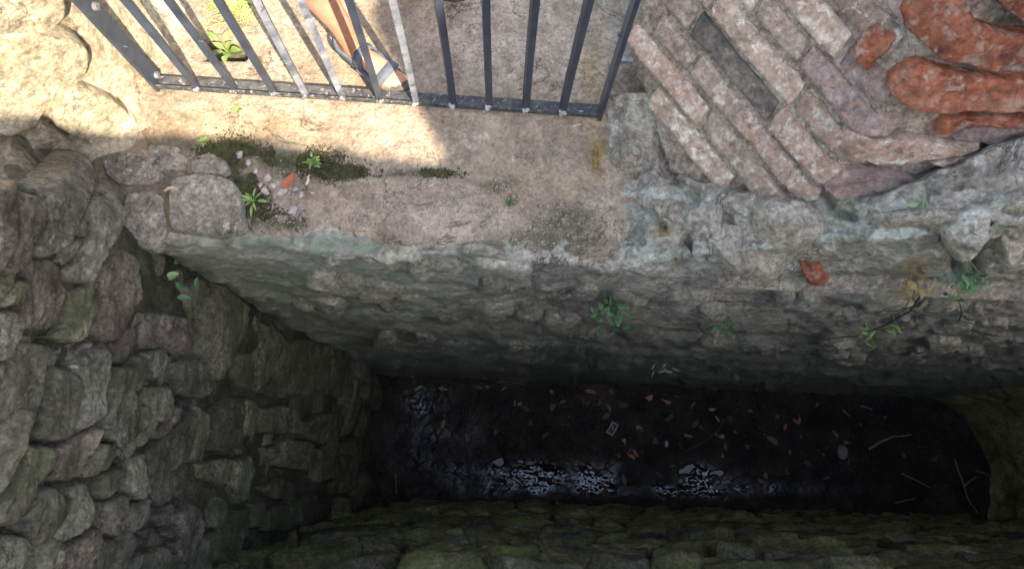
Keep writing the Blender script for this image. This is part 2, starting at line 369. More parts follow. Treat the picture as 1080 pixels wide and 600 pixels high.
MAT['card'] = plain_mat('card_white', (0.25, 0.23, 0.22), (0.36, 0.33, 0.31), 40, 0.6, 0.3, 0, var=0)
MAT['card_print'] = plain_mat('card_print', (0.03, 0.028, 0.03), (0.06, 0.05, 0.05), 40, 0.6, 0.3, 0, var=0)
MAT['lump'] = plain_mat('pinkish_lump', (0.27, 0.19, 0.17), (0.36, 0.27, 0.25), 30, 0.85, 0.2, 0.003)

# ------------------------------------------------------------------ wall surfaces: plan line x height
class Surf:
    """vertical wall over a plan polyline; s along it, t = height; normal on the given side"""
    def __init__(self, pts, side, smooth=0.03, zmap=None, batter=0.0):
        pts = np.asarray(pts, float); d = np.r_[0, np.cumsum(np.hypot(*np.diff(pts, axis=0).T))]
        self.L = d[-1]; n = int(self.L / 0.005) + 2; s = np.linspace(0, self.L, n)
        xy = np.stack([np.interp(s, d, pts[:, 0]), np.interp(s, d, pts[:, 1])], 1)
        k = max(1, int(smooth / 0.005)); ker = np.ones(2 * k + 1) / (2 * k + 1)
        pad = np.concatenate([2 * xy[:1] - xy[1:k + 1][::-1], xy, 2 * xy[-1:] - xy[-k - 1:-1][::-1]])
        self.xy = np.stack([np.convolve(pad[:, i], ker, 'valid') for i in (0, 1)], 1)
        t = np.gradient(self.xy, axis=0); t /= np.linalg.norm(t, axis=1, keepdims=True)
        self.n = np.stack([-t[:, 1], t[:, 0]], 1) * side; self.s = s; self.zmap = zmap; self.batter = batter
    def __call__(self, s, t):
        f = lambda a: np.interp(s, self.s, a)
        # linear continuation past the ends
        e0 = np.minimum(s, 0); e1 = np.maximum(s - self.L, 0)
        d0 = (self.xy[1] - self.xy[0]) / 0.005; d1 = (self.xy[-1] - self.xy[-2]) / 0.005
        x = f(self.xy[:, 0]) + e0 * d0[0] + e1 * d1[0]; y = f(self.xy[:, 1]) + e0 * d0[1] + e1 * d1[1]
        z = self.zmap(s, t) if self.zmap else t
        N = np.stack([f(self.n[:, 0]), f(self.n[:, 1]), np.zeros_like(x)], -1)
        N /= np.linalg.norm(N, axis=-1, keepdims=True)
        P = np.stack([x, y, z], -1)
        if self.batter: P = P - N * (self.batter * (z[..., None] + 4.4))
        return P, N

def cell(F, quad, n, m, prot, back=0.06, edge=0.03, rough=0.012, rfreq=9, k=0.35, tilt=(0, 0), warp=0.012, wfreq=7, seed=0.0, chip=0.0, strata=0.0, facet=0.0):
    """one stone or brick: a pillow over a quad of the wall surface; returns vertices and faces"""
    u = (1 - np.cos(np.linspace(0, math.pi, n))) / 2; v = (1 - np.cos(np.linspace(0, math.pi, m))) / 2
    U, V_ = np.meshgrid(u, v, indexing='ij'); a, b = 2 * U - 1, 2 * V_ - 1
    a2 = a * np.sqrt(1 - k * b * b / 2); b2 = b * np.sqrt(1 - k * a * a / 2)
    uu, vv = (a2 + 1) / 2, (b2 + 1) / 2
    q = np.asarray(quad, float)
    S = ((1 - uu) * (1 - vv))[..., None] * q[0] + (uu * (1 - vv))[..., None] * q[1] + (uu * vv)[..., None] * q[2] + ((1 - uu) * vv)[..., None] * q[3]
    P0, N = F(S[..., 0], S[..., 1])
    S = S + warp * np.stack([fbm(P0, wfreq, 3, seed=3.1), fbm(P0, wfreq, 3, seed=8.7)], -1)
    P0, N = F(S[..., 0], S[..., 1])
    w = np.linalg.norm(q[1] - q[0]); h = np.linalg.norm(q[3] - q[0])
    du = np.minimum(U, 1 - U) * w; dv = np.minimum(V_, 1 - V_) * h
    f = lambda d: 1 - (1 - np.clip(d / edge, 0, 1)) ** 2.6
    prof = np.minimum(f(du), f(dv)) * (0.35 + 0.65 * np.sqrt(f(du) * f(dv)))
    ns = fbm(P0, rfreq, 5, 0.55, seed) ; r2 = ridged(P0, rfreq * 0.7, 3, seed + 2)
    if facet:
        rf = np.random.default_rng(int(abs(seed) * 1000) % 99991); fc = None
        for _ in range(4):
            pl_ = rf.uniform(0, 0.5) * facet + rf.uniform(-1, 1) * facet * a * 1.3 + rf.uniform(-1, 1) * facet * b * 1.3
            fc = pl_ if fc is None else np.minimum(fc, pl_)
        prot = prot + fc
    st_ = fbm(np.stack([S[..., 0] * 0.25, S[..., 1] * 1.0, S[..., 0] * 0 + seed], -1), 26, 3, seed=seed) * strata
    hgt = st_ * prof - back + (back + prot + tilt[0] * a * w / 2 + tilt[1] * b * h / 2) * prof + rough * prof * (ns * 1.3 + (r2 - 0.5) * 0.6)
    if chip: hgt -= chip * prof * np.clip(fbm(P0, 6, 3, seed=seed + 5) - 0.15, 0, 1) * 2
    P = P0 + N * hgt[..., None]
    return P.reshape(-1, 3), gridfaces(n, m)

def orient(V, F, ref):
    """make faces look along ref"""
    V = np.asarray(V); F = np.asarray(F)
    a, b, c = V[F[:, 0]], V[F[:, 1]], V[F[:, 2]]
    if (np.cross(b - a, c - a) @ np.asarray(ref)).sum() < 0: F = F[:, ::-1]
    return F

def layout(s0, s1, t0, t1, hf, wf, rng, wob=0.03, slant=0.04, split=0.15, gap=0.004):
    t = t0; k = 0
    while t < t1:
        h = hf(t, rng); k += 1
        def line(s, tt): return tt + wob * float(vnoise(np.array([s * 2.3, tt * 3.0, 1.7])))
        s = s0 - rng.uniform(0, 0.2); sl = rng.uniform(-slant, slant)
        while s < s1:
            w = wf(t, rng); s2 = s + w; sl2 = rng.uniform(-slant, slant)
            q = [(s - sl, line(s, t)), (s2 - sl2, line(s2, t)), (s2 + sl2, line(s2, t + h)), (s + sl, line(s, t + h))]
            qs = []
            if rng.random() < split and h > 0.08:
                f0, f1 = rng.uniform(0.35, 0.65, 2); lp = lambda a, b, f: (a[0] + (b[0] - a[0]) * f, a[1] + (b[1] - a[1]) * f)
                ml, mr = lp(q[0], q[3], f0), lp(q[1], q[2], f1); qs = [[q[0], q[1], mr, ml], [ml, mr, q[2], q[3]]]
            else: qs = [q]
            for qq in qs:
                c = np.mean(qq, 0); qq = np.array(qq); d = qq - c; L = np.linalg.norm(d, axis=1, keepdims=True)
                yield c + d * np.maximum(0.2, 1 - gap / L), t
            s = s2; sl = sl2
        t += h

def wallgrid(F, s, t, disp=0.02, freq=5, off=0.0, seed=0.0, fn=None):
    S, T = np.meshgrid(s, t, indexing='ij'); P, N = F(S, T)
    h = off + disp * fbm(P, freq, 5, 0.55, seed)
    if fn is not None: h = h + fn(S, T, P)
    return P + N * h[..., None]

def norm3(v):
    v = np.asarray(v, float); return v / np.linalg.norm(v)
ZF = -4.4                                   # pit floor

def wallsolid(F, s, ttop, t0, nrow, thick, disp, freq, off=0.0, seed=0.0, backthick=0.0):
    """front sheet, top and back of a masonry wall as one mesh"""
    s = np.asarray(s, float); v = np.linspace(0, 1, nrow); T = t0 + (ttop(s)[:, None] - t0) * v[None, :]
    S = np.repeat(s[:, None], nrow, 1); P, N = F(S, T)
    h = off + disp * fbm(P, freq, 5, 0.55, seed)
    front = P + N * h[..., None]
    back = (P - N * thick)[:, ::-1]
    A = np.concatenate([front, back], 1)
    Fc = gridfaces(A.shape[0], A.shape[1])
    # closed ends
    n, m = A.shape[:2]
    ends = []
    for i in (0, n - 1):
        for j in range(nrow - 1):
            ends.append((i * m + j, i * m + j + 1, i * m + (m - 2 - j), i * m + (m - 1 - j)))
    return A.reshape(-1, 3), np.concatenate([Fc, np.array(ends)])

# ------------------------------------------------------------------ ground sheet round the pit
mb = MB()
for (x0, y0, x1, y1) in [(-150, -150, 150, -1.6), (-150, 2.6, 150, 150), (-150, -1.6, -2.6, 2.6), (5.6, -1.6, 150, 2.6)]:
    mb.add([(x0, y0, -0.06), (x1, y0, -0.06), (x1, y1, -0.06), (x0, y1, -0.06)], [(0, 1, 2, 3)])
tag(mb.build('ground', MAT['ledge']), kind='structure')

# ------------------------------------------------------------------ ledge and paving beyond the gate (one concrete sheet, z about 0)
EDGE = [(60, 262), (140, 262), (175, 253), (200, 250), (262, 250), (300, 253), (340, 251), (400, 264), (470, 266), (520, 268), (560, 272), (600, 275), (700, 272)]
def ledge_z(P):
    return 0.012 * fbm(P * [1, 1, 0], 2.2, 3, seed=1) + 0.004 * fbm(P * [1, 1, 0], 14, 4, seed=2)
gx = np.concatenate([np.linspace(-260, 60, 30), np.arange(62, 690, 2.2), np.linspace(692, 900, 30)])
ey = np.interp(gx, *zip(*EDGE)) + 6.0 * fbm(np.stack([gx * 0.045, gx * 0, gx * 0], -1), 1, 5, 0.6)
vr = np.concatenate([np.linspace(-330, 0, 40), np.arange(2, 90, 2.2)])
rows = [np.full_like(gx, y) for y in vr] + [90 + (ey - 90) * v for v in np.linspace(0, 1, 82)]
GY = np.stack(rows, 1); GX = np.repeat(gx[:, None], GY.shape[1], 1)
P = unp(GX, GY, 0.0); P[..., 2] += ledge_z(P)
# square of shade beyond the gate, put in as a darkened recess round the weed
shade_sq = (1 - sstep(20, 24, np.abs(GX - 238))) * (1 - sstep(9, 12, np.abs(GY - 54)))
P[..., 2] -= 0.06 * shade_sq
# shallow trough of soil, worn hollow and broken front arris
tro = blobs(GX, GY, [(255, 180, 28, 28), (270, 215, 22, 22), (330, 178, 50, 14)]); P[..., 2] -= 0.022 * tro
crk = polydist(GX, GY, [(262, 250), (260, 230), (262, 205), (245, 190)]); P[..., 2] -= 0.02 * np.exp(-(crk / 2.5) ** 2)
crk2 = polydist(GX, GY, [(402, 262), (402, 235), (410, 225)]); P[..., 2] -= 0.012 * np.exp(-(crk2 / 1.8) ** 2)
crk3 = polydist(GX, GY, [(345, 178), (400, 183), (440, 180), (470, 185)]); P[..., 2] -= 0.008 * np.exp(-(crk3 / 3) ** 2)
lip = sstep(20, 0, ey[:, None] - GY) * (GY > 90); P[..., 2] -= 0.032 * lip ** 2.2 * np.clip(1 + 1.3 * fbm(P, 8, 4, seed=4), 0.15, 3)
base = P[:, -1]
down = [base + np.array([0, 0.012 * k - 0.004, -0.03 * k]) for k in (1, 2, 4)]
P = np.concatenate([P] + [d[:, None] for d in down], 1)
pxl, pyl = proj(P)
moss_shadeL = blobs(pxl, pyl, [(248, 182, 20, 30), (264, 224, 18, 22), (308, 170, 40, 13), (362, 181, 24, 8), (300, 235, 30, 10)], 0.7)
moss_shadeL = np.maximum(moss_shadeL, 0.8 * blobs(pxl, pyl, [(440, 183, 42, 5), (600, 232, 38, 20), (520, 196, 20, 7), (575, 255, 60, 14), (540, 212, 8, 6), (380, 262, 60, 8)], 0.8))
moss_shadeL = np.maximum(moss_shadeL, 0.5 * blobs(pxl, pyl, [(160, 210, 60, 45), (110, 170, 40, 22), (230, 152, 130, 9)], 0.9))
stainL = np.maximum(blobs(pxl, pyl, [(625, 80, 16, 60), (632, 165, 10, 30)], 0.8), 0.55 * blobs(pxl, pyl, [(250, 135, 150, 16), (560, 200, 60, 30)], 0.9))
moss_shadeL[:, :shade_sq.shape[1]] = np.maximum(moss_shadeL[:, :shade_sq.shape[1]], shade_sq)  # shade square darkened through the moss colour
ledge = mesh_obj('ledge', P, orient(P.reshape(-1, 3), gridfaces(*P.shape[:2]), (0, 0, 1)), MAT['ledge'], attrs={'moss': moss_shadeL, 'stain': stainL, 'pale': 0.6 * blobs(pxl, pyl, [(470, 230, 90, 40), (350, 120, 110, 30)], 0.9) + 0.9 * blobs(pxl, pyl, [(540, 40, 120, 90)], 0.6)}, origin=(0, 0, 0))
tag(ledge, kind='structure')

def poly_piece(poly, surf, height, parent, mat, name='stone', edge=0.3, back=0.05, rough=0.01, rfreq=10, seed=0.0, rings=12, nb=48, dome=0.0, nrm=None, grow=1.0, tilt=(0, 0), strata=0.0):
    """a stone traced as an outline on a surface (surf: pixel -> point), given thickness and a rounded rim"""
    poly = np.asarray(poly, float); cl = np.vstack([poly, poly[:1]])
    d = np.r_[0, np.cumsum(np.hypot(*np.diff(cl, axis=0).T))]; t = np.linspace(0, d[-1], nb, endpoint=False)
    B = np.stack([np.interp(t, d, cl[:, 0]), np.interp(t, d, cl[:, 1])], 1)
    B = (B + 0.5 * np.roll(B, 1, 0) + 0.5 * np.roll(B, -1, 0)) / 2
    B = B + 1.2 * np.stack([fbm(np.stack([B[:, 0], B[:, 1], B[:, 0] * 0], -1), 0.12, 3, seed=seed), fbm(np.stack([B[:, 0], B[:, 1], B[:, 0] * 0], -1), 0.12, 3, seed=seed + 3)], -1)
    c = B.mean(0); B = c + (B - c) * grow; r = np.concatenate([[1.0, 0.995], 1 - np.linspace(0.02, 0.9, rings) ** 1.2])
    X = c[0] + (B[None, :, 0] - c[0]) * r[:, None]; Y = c[1] + (B[None, :, 1] - c[1]) * r[:, None]
    Pt = surf(X, Y); cc = surf(np.array([c[0]]), np.array([c[1]]))[0]
    if nrm is None:
        a = surf(np.array([c[0] + 3]), np.array([c[1]]))[0] - cc; b = surf(np.array([c[0]]), np.array([c[1] + 3]))[0] - cc
        n_ = np.cross(a, b); n_ /= np.linalg.norm(n_)
        if n_ @ (CAMP - cc) < 0: n_ = -n_
    else: n_ = np.asarray(nrm, float)
    prof = 1 - (1 - np.clip((1 - r) / edge, 0, 1)) ** 2.4
    h = -back + (back + height) * prof[:, None] + dome * (1 - r[:, None] ** 2) + rough * np.minimum(1, prof[:, None] * 1.5) * (fbm(Pt, rfreq, 5, 0.55, seed) + 0.4 * ridged(Pt, rfreq * 0.6, 3, seed))
    sz_ = np.abs(B - c).max(); h += np.minimum(1, prof[:, None] * 1.5) * (tilt[0] * (X - c[0]) / sz_ + tilt[1] * (Y - c[1]) / sz_ + strata * fbm(Pt * np.array([1.0, 0.3, 2.2]), 13, 4, 0.6, seed=seed + 7))
    h[0] = -back - 0.02
    V = (Pt + n_ * h[..., None]).reshape(-1, 3); V = np.vstack([V, cc + n_ * (height + dome + rough * float(fbm(cc, rfreq, 5, 0.55, seed)))])
    F_ = []
    m = nb
    for i in range(len(r) - 1):
        for j in range(m): F_.append((i * m + j, i * m + (j + 1) % m, (i + 1) * m + (j + 1) % m, (i + 1) * m + j))
    L = len(r) - 1
    for j in range(m): F_.append((L * m + j, L * m + (j + 1) % m, len(V) - 1))
    a0, a1, a2 = V[F_[0][0]], V[F_[0][1]], V[F_[L * m // 2][2]]
    f0 = F_[(len(r) // 2) * m]; q0, q1, q2 = V[f0[0]], V[f0[1]], V[f0[2]]
    if np.cross(q1 - q0, q2 - q0) @ n_ < 0: F_ = [q[::-1] for q in F_]
    return mesh_obj(name, V, F_, mat, parent)

zl = lambda x, y: unp(x, y, 0.0)
LS = [[(178, 190), (205, 182), (235, 185), (248, 192), (258, 205), (261, 246), (230, 251), (182, 247), (177, 225)],
      [(200, 172), (215, 166), (238, 168), (243, 180), (236, 186), (204, 183)],
      [(133, 205), (160, 200), (175, 208), (176, 245), (160, 262), (140, 262), (128, 240)],
      [(108, 168), (140, 160), (172, 165), (178, 185), (160, 198), (128, 198), (112, 185)],
      [(150, 152), (190, 156), (200, 168), (196, 180), (178, 182), (160, 164)]]
for i, pl in enumerate(LS):
    poly_piece(pl, zl, [0.014, 0.008, 0.014, 0.014, 0.006][i], ledge, MAT['lichen_block'], 'stone', edge=0.05, rough=0.014, rfreq=14, seed=i * 3.3, nrm=(0, 0, 1))

# ------------------------------------------------------------------ pit floor: mud, with water standing in the hollows
gx = np.arange(-1.35, 4.75, 0.0075); gy = np.arange(-0.65, 0.9, 0.0075)
X, Y = np.meshgrid(gx, gy, indexing='ij'); P = np.stack([X, Y, np.full_like(X, ZF)], -1); px, py = proj(P)
wetz = blobs(px, py, [(520, 502, 75, 24), (610, 504, 75, 20), (745, 505, 42, 18), (660, 515, 200, 10)], 0.8)
wetz = np.maximum(wetz, 0.5 * blobs(px, py, [(470, 470, 60, 40), (450, 430, 30, 25)], 0.8))
pud = blobs(px + 9 * fbm(P, 9, 3, seed=41), py + 6 * fbm(P, 9, 3, seed=42), [(524, 490, 9, 5), (545, 488, 5, 3), (728, 496, 9, 7), (754, 499, 8, 4)], 0.6)
hz = 0.030 + 0.024 * fbm(P, 2.4, 3, seed=2) * (1 - 0.7 * wetz) + 0.014 * fbm(P, 9, 3, seed=5) * (1 - 0.3 * wetz) - wetz * 0.0185 - pud * 0.028
hz = hz + (0.012 - 0.003 * wetz) * fbm(P, 24, 3, 0.6, seed=8) + (0.006 - 0.003 * wetz) * fbm(P, 55, 2, seed=9)
P[..., 2] += hz; MGX, MGY, MUDZ = gx, gy, P[..., 2].copy()
mud = mesh_obj('pit_floor', P, orient(P.reshape(-1, 3), gridfaces(*P.shape[:2]), (0, 0, 1)), MAT['mud'], attrs={'wet': np.clip((0.15 + wetz) * (0.92 + 1.3 * fbm(P * [1, 1, 0], 3.5, 4, seed=31)), 0, 1) ** 1.2}, origin=(1.6, 0.1, ZF))
tag(mud, kind='structure')
w = MB(); w.add([(-1.3, -0.6, ZF), (4.7, -0.6, ZF), (4.7, 0.85, ZF), (-1.3, 0.85, ZF)], [(0, 1, 2, 3)])
tag(w.build('puddle_water', MAT['water']), kind='structure')

# ------------------------------------------------------------------ left wall of stacked flat stones
def dip(t): return 0.06 + 0.34 * sstep(-1.6, 0.5, t)
LW = Surf([(-1.05, -0.62), (-1.08, 0.0), (-1.04, 0.50), (-1.10, 0.68), (-1.34, 0.92), (-1.40, 0.99)], -1, 0.05,
          zmap=lambda s, t: t + dip(t) * (1.25 - s) * 0.9, batter=0.022)
left = empty('stone_wall', (-1.3, 0.1, ZF))
tag(left, 'tall grey wall of stacked flat rough stones on the left side of the pit', 'wall')
def lw_top(s): return 0.70 - 0.7 * sstep(1.15, 1.65, s) + 0.06 * np.array([float(vnoise(np.array([a * 4, 2.2, 0.5]))) for a in s])
V, F_ = wallsolid(LW, np.arange(-0.05, LW.L, 0.02), lw_top, -4.75, 150, 0.26, 0.02, 9, off=-0.042, seed=4)
mesh_obj('core', V, F_, MAT['packing'], left)
# the stones that show, traced one by one and set on the wall plane; the rest of the wall is coursed by rule
_pl = [(np.array([-1.165, 0, 0]), norm3((1, 0, 0.022))), (np.array([-1.165, 0.60, 0]), norm3((0.8, 0.6, 0.02)))]
def sleft(px, py):
    q = [(rays(px, py) @ n_) / ((p_ - CAMP) @ n_) for p_, n_ in _pl]
    k = 0.00004; qq = -k * np.logaddexp(-q[0] / k, -q[1] / k)
    return rays(px, py) / np.maximum(qq, 1e-5)[..., None] + CAMP
def crop(sc, ox, oy, *polys): return [[(ox + x / sc, oy + y / sc) for x, y in pl] for pl in polys]
TR = crop(4, 0, 140,
  [(-40, 205), (0, 200), (60, 192), (95, 240), (105, 280), (75, 330), (60, 420), (20, 470), (-40, 490)],
  [(120, 250), (160, 255), (188, 300), (185, 360), (150, 420), (120, 500), (70, 590), (-20, 610), (-20, 560), (40, 470), (70, 420), (85, 330), (110, 280)],
  [(325, 75), (380, 80), (415, 130), (420, 170), (370, 240), (350, 320), (310, 390), (290, 440), (235, 520), (190, 545), (140, 530), (135, 480), (180, 390), (195, 310), (180, 230), (230, 180), (280, 130)],
  [(345, 362), (385, 395), (350, 445), (308, 430), (315, 395)], [(330, 445), (345, 470), (320, 530), (275, 565), (235, 545), (270, 490)],
  [(400, 215), (450, 210), (490, 270), (525, 330), (500, 420), (450, 520), (410, 600), (395, 640), (330, 645), (280, 620), (272, 580), (330, 530), (355, 470), (390, 410), (360, 350), (370, 250)],
  [(490, 470), (560, 500), (605, 535), (600, 560), (585, 690), (540, 800), (515, 890), (440, 884), (385, 830), (440, 720), (432, 640), (430, 580), (450, 530)])
TR += crop(4, 0, 280,
  [(-20, 20), (60, 0), (95, 0), (80, 50), (30, 120), (-20, 165)], [(70, 55), (125, 75), (115, 110), (75, 130), (60, 170), (20, 175), (-10, 190), (30, 130)],
  [(90, 30), (110, -30), (190, -40), (250, -15), (265, 40), (290, 90), (290, 160), (285, 240), (240, 285), (170, 295), (105, 280), (110, 230), (90, 180), (85, 130), (120, 80)],
  [(-20, 190), (50, 185), (85, 200), (105, 230), (85, 300), (40, 390), (-20, 415)],
  [(290, 100), (400, 85), (430, 110), (440, 160), (400, 220), (370, 270), (365, 310), (320, 330), (200, 310), (260, 290), (295, 240), (300, 160)], [(380, 320), (390, 345), (360, 365), (330, 360)],
  [(-20, 440), (60, 370), (105, 320), (180, 325), (260, 355), (240, 420), (210, 520), (180, 600), (160, 655), (112, 702), (44, 712), (-20, 725)],
  [(260, 420), (300, 430), (335, 460), (335, 520), (318, 600), (304, 668), (260, 724), (216, 748), (124, 736), (124, 704), (172, 656), (188, 592), (220, 500)],
  [(312, 420), (352, 376), (432, 344), (490, 340), (490, 400), (470, 480), (452, 600), (432, 656), (376, 680), (272, 760), (245, 750), (312, 668), (332, 600), (344, 500)],
  [(540, 260), (570, 250), (600, 290), (580, 340), (550, 412), (500, 420), (492, 390), (500, 340)], [(490, 425), (555, 420), (570, 470), (560, 600), (545, 660), (470, 640), (465, 590), (480, 480)],
  [(600, 370), (615, 400), (600, 520), (575, 540), (565, 500), (575, 400)], [(630, 370), (680, 345), (715, 370), (700, 450), (660, 490), (615, 480)])
TR += crop(3.53, 0, 430,
  [(-20, 112), (60, 95), (85, 110), (75, 160), (80, 220), (40, 280), (-20, 350)], [(95, 130), (150, 130), (210, 140), (215, 170), (180, 240), (130, 320), (80, 400), (50, 445), (-20, 452), (-20, 380), (60, 270), (90, 210), (80, 160)],
  [(215, 150), (290, 100), (360, 65), (350, 120), (320, 190), (300, 250), (260, 280), (170, 275), (210, 200)], [(150, 310), (200, 290), (250, 300), (275, 350), (260, 410), (200, 480), (160, 520), (120, 515), (75, 450), (110, 380)],
  [(-20, 470), (60, 465), (100, 500), (110, 560), (60, 620), (-20, 630)], [(130, 550), (200, 515), (230, 545), (240, 640), (100, 640)],
  [(280, 290), (340, 270), (360, 330), (360, 390), (320, 450), (250, 510), (215, 520), (200, 490), (265, 410), (280, 350), (270, 310)], [(370, 290), (400, 240), (470, 215), (475, 250), (450, 300), (400, 345), (372, 330)],
  [(340, 170), (370, 125), (400, 130), (380, 200), (350, 260), (310, 260), (330, 200)], [(395, 130), (430, 130), (435, 180), (400, 240), (375, 235), (385, 180)], [(380, 50), (430, -20), (490, -10), (450, 110), (430, 130), (370, 110)],
  [(490, 0), (530, -20), (535, 70), (500, 170), (470, 210), (440, 190), (440, 130), (460, 100)], [(540, -10), (610, -10), (590, 60), (555, 130), (530, 160), (515, 140), (540, 70)], [(640, -10), (675, 0), (670, 30), (620, 100), (580, 120), (570, 100), (600, 60)],
  [(395, 350), (480, 320), (490, 380), (480, 460), (440, 490), (380, 470)], [(490, 190), (540, 165), (550, 230), (550, 320), (510, 345), (480, 300), (480, 240)], [(250, 520), (330, 460), (370, 440), (375, 520), (350, 610), (260, 630), (245, 560)],
  [(375, 490), (430, 490), (425, 570), (370, 630), (365, 570)], [(580, 400), (640, 355), (655, 370), (620, 430), (590, 445)], [(570, 560), (620, 515), (645, 530), (645, 620), (555, 620)], [(430, 600), (480, 550), (570, 530), (550, 630), (430, 640)],
  [(530, 460), (570, 440), (600, 480), (590, 510), (540, 520)], [(640, 230), (700, 220), (700, 290), (660, 350), (640, 330)], [(490, 380), (560, 330), (570, 400), (530, 450), (490, 480)], [(610, 470), (680, 400), (720, 350), (740, 480), (660, 500)], [(660, 540), (720, 500), (740, 620), (650, 620)])
TR += crop(4, 140, 270,
  [(300, 170), (380, 110), (440, 150), (490, 200), (490, 280), (460, 360), (430, 440), (380, 530), (340, 540), (310, 470), (275, 410), (280, 320)], [(550, 280), (600, 280), (635, 340), (625, 420), (590, 500), (550, 590), (530, 560), (510, 430), (540, 360)],
  [(450, 410), (490, 400), (515, 440), (530, 540), (500, 580), (440, 510), (435, 460)], [(40, 240), (100, 230), (180, 250), (250, 260), (270, 340), (250, 400), (190, 430), (120, 390), (50, 400), (30, 330)],
  [(70, 410), (130, 385), (155, 430), (130, 510), (60, 520)], [(190, 450), (250, 415), (290, 470), (330, 540), (310, 590), (270, 610), (180, 590), (170, 520)], [(10, 420), (50, 410), (50, 520), (20, 580), (0, 570)], [(210, 130), (300, 90), (335, 150), (290, 200), (270, 280), (230, 220)],
  [(60, 550), (150, 545), (180, 600), (160, 680), (90, 700), (55, 620)])
TR += crop(2.606, 260, 330,
  [(95, 90), (150, 65), (235, 85), (245, 190), (205, 235), (110, 235), (85, 160)], [(160, 300), (200, 275), (245, 275), (245, 350), (200, 362), (165, 345)], [(60, 370), (110, 345), (180, 350), (225, 390), (215, 470), (185, 470), (160, 430), (110, 430), (75, 420)],
  [(45, 480), (90, 450), (140, 470), (140, 520), (60, 510)], [(150, 510), (190, 490), (205, 530), (190, 590), (145, 585)], [(55, 540), (100, 520), (135, 530), (130, 600), (50, 600)], [(-5, 230), (30, 240), (40, 290), (20, 340), (-10, 345)],
  [(50, 260), (100, 250), (150, 270), (155, 330), (110, 335), (55, 330)], [(240, 120), (290, 110), (300, 230), (260, 260)], [(240, 390), (290, 380), (300, 480), (240, 500)])
TR += crop(3.333, 150, 420,
  [(275, 30), (330, -10), (395, -10), (385, 90), (350, 180), (290, 200), (240, 190), (250, 100)], [(215, 230), (290, 205), (325, 215), (320, 290), (270, 310), (215, 280)], [(330, 220), (380, 190), (400, 260), (370, 360), (335, 380), (320, 310)], [(250, 390), (280, 340), (300, 380), (290, 450), (245, 460)],
  [(225, 480), (290, 465), (280, 560), (200, 610)], [(30, 190), (100, 110), (190, 30), (200, 70), (170, 190), (100, 270), (100, 360), (60, 390), (35, 330)], [(200, 20), (235, 40), (230, 130), (205, 220), (165, 230), (185, 110)], [(390, 370), (440, 360), (430, 450), (390, 460)],
  [(120, 400), (200, 370), (225, 430), (190, 560), (130, 590), (110, 480)], [(300, 480), (340, 390), (380, 380), (370, 470), (330, 590), (290, 580)])
rg = np.random.default_rng(11)
for i, pl in enumerate(TR):
    cx, cy = np.mean(pl, 0); P0 = sleft(np.array([cx]), np.array([cy]))[0]; z = P0[2]; u = rg.random()
    size = math.sqrt(abs(sum(a[0] * b[1] - b[0] * a[1] for a, b in zip(pl, pl[1:] + pl[:1])) / 2))
    up_ = sstep(190, 60, cx) * sstep(470, 300, cy)
    mk = 'slab_green' if rg.random() < 0.12 + 0.6 * sstep(140, 260, cx) else 'slab_red' if u < 0.14 else 'slab_light' if rg.random() < up_ else 'slab'
    bigs = size > 28
    poly_piece(pl, sleft, rg.uniform(-0.006, 0.010) * (1.6 if bigs else 0.7), left, MAT[mk], 'stone', edge=rg.uniform(0.09, 0.2), back=0.05 if bigs else 0.035, rough=0.022 if bigs else 0.012, rfreq=10, seed=i * 2.37, rings=18 if bigs else 10,
               nb=72 if bigs else 36, dome=0.005, grow=1.015, tilt=(rg.uniform(-0.016, 0.008), rg.uniform(-0.010, 0.010)), strata=0.014 if bigs else 0.007)
hf = lambda t, r: (r.uniform(0.08, 0.16) if t > -0.8 else r.uniform(0.12, 0.24) if t > -2 else r.uniform(0.3, 0.6))
wf = lambda t, r: (r.uniform(0.2, 0.45) if t > -0.8 else r.uniform(0.2, 0.45) if t > -2 else r.uniform(0.35, 0.6))
for i, (q, t) in enumerate(layout(0.0, LW.L - 0.02, -4.7, 0.64, hf, wf, rg, wob=0.05, slant=0.05, split=0.1, gap=0.003)):
    c = np.mean(q, 0); P0, N0 = LW(np.array([c[0]]), np.array([c[1]])); z = P0[0, 2]; qx, qy = [float(a[0]) for a in proj(P0)]
    if (P0[0, 1] > 0.72 and z < -0.15) or P0[0, 1] < -0.62: continue
    if P0[0, 1] > 0.6 and z > 0.72 - (P0[0, 1] - 0.6) * 2.0: continue
    hidden_ = -12 < qx < 345 and qy < 612
    V, F_ = cell(LW, q, 16, 12, rg.uniform(-0.05, -0.04) if hidden_ else rg.uniform(0.0, 0.025), back=0.06, edge=0.03, rough=0.02, rfreq=9, k=0.35, tilt=(rg.uniform(-0.1, 0.1), rg.uniform(-0.2, 0.1)), warp=0.02, wfreq=6, seed=i * 1.37, strata=0.006, facet=0.006)
    mesh_obj('stone', V, orient(V, F_, N0[0]), MAT['slab_green'] if rg.random() < sstep(0.2, -2.2, z) else MAT['slab'], left)

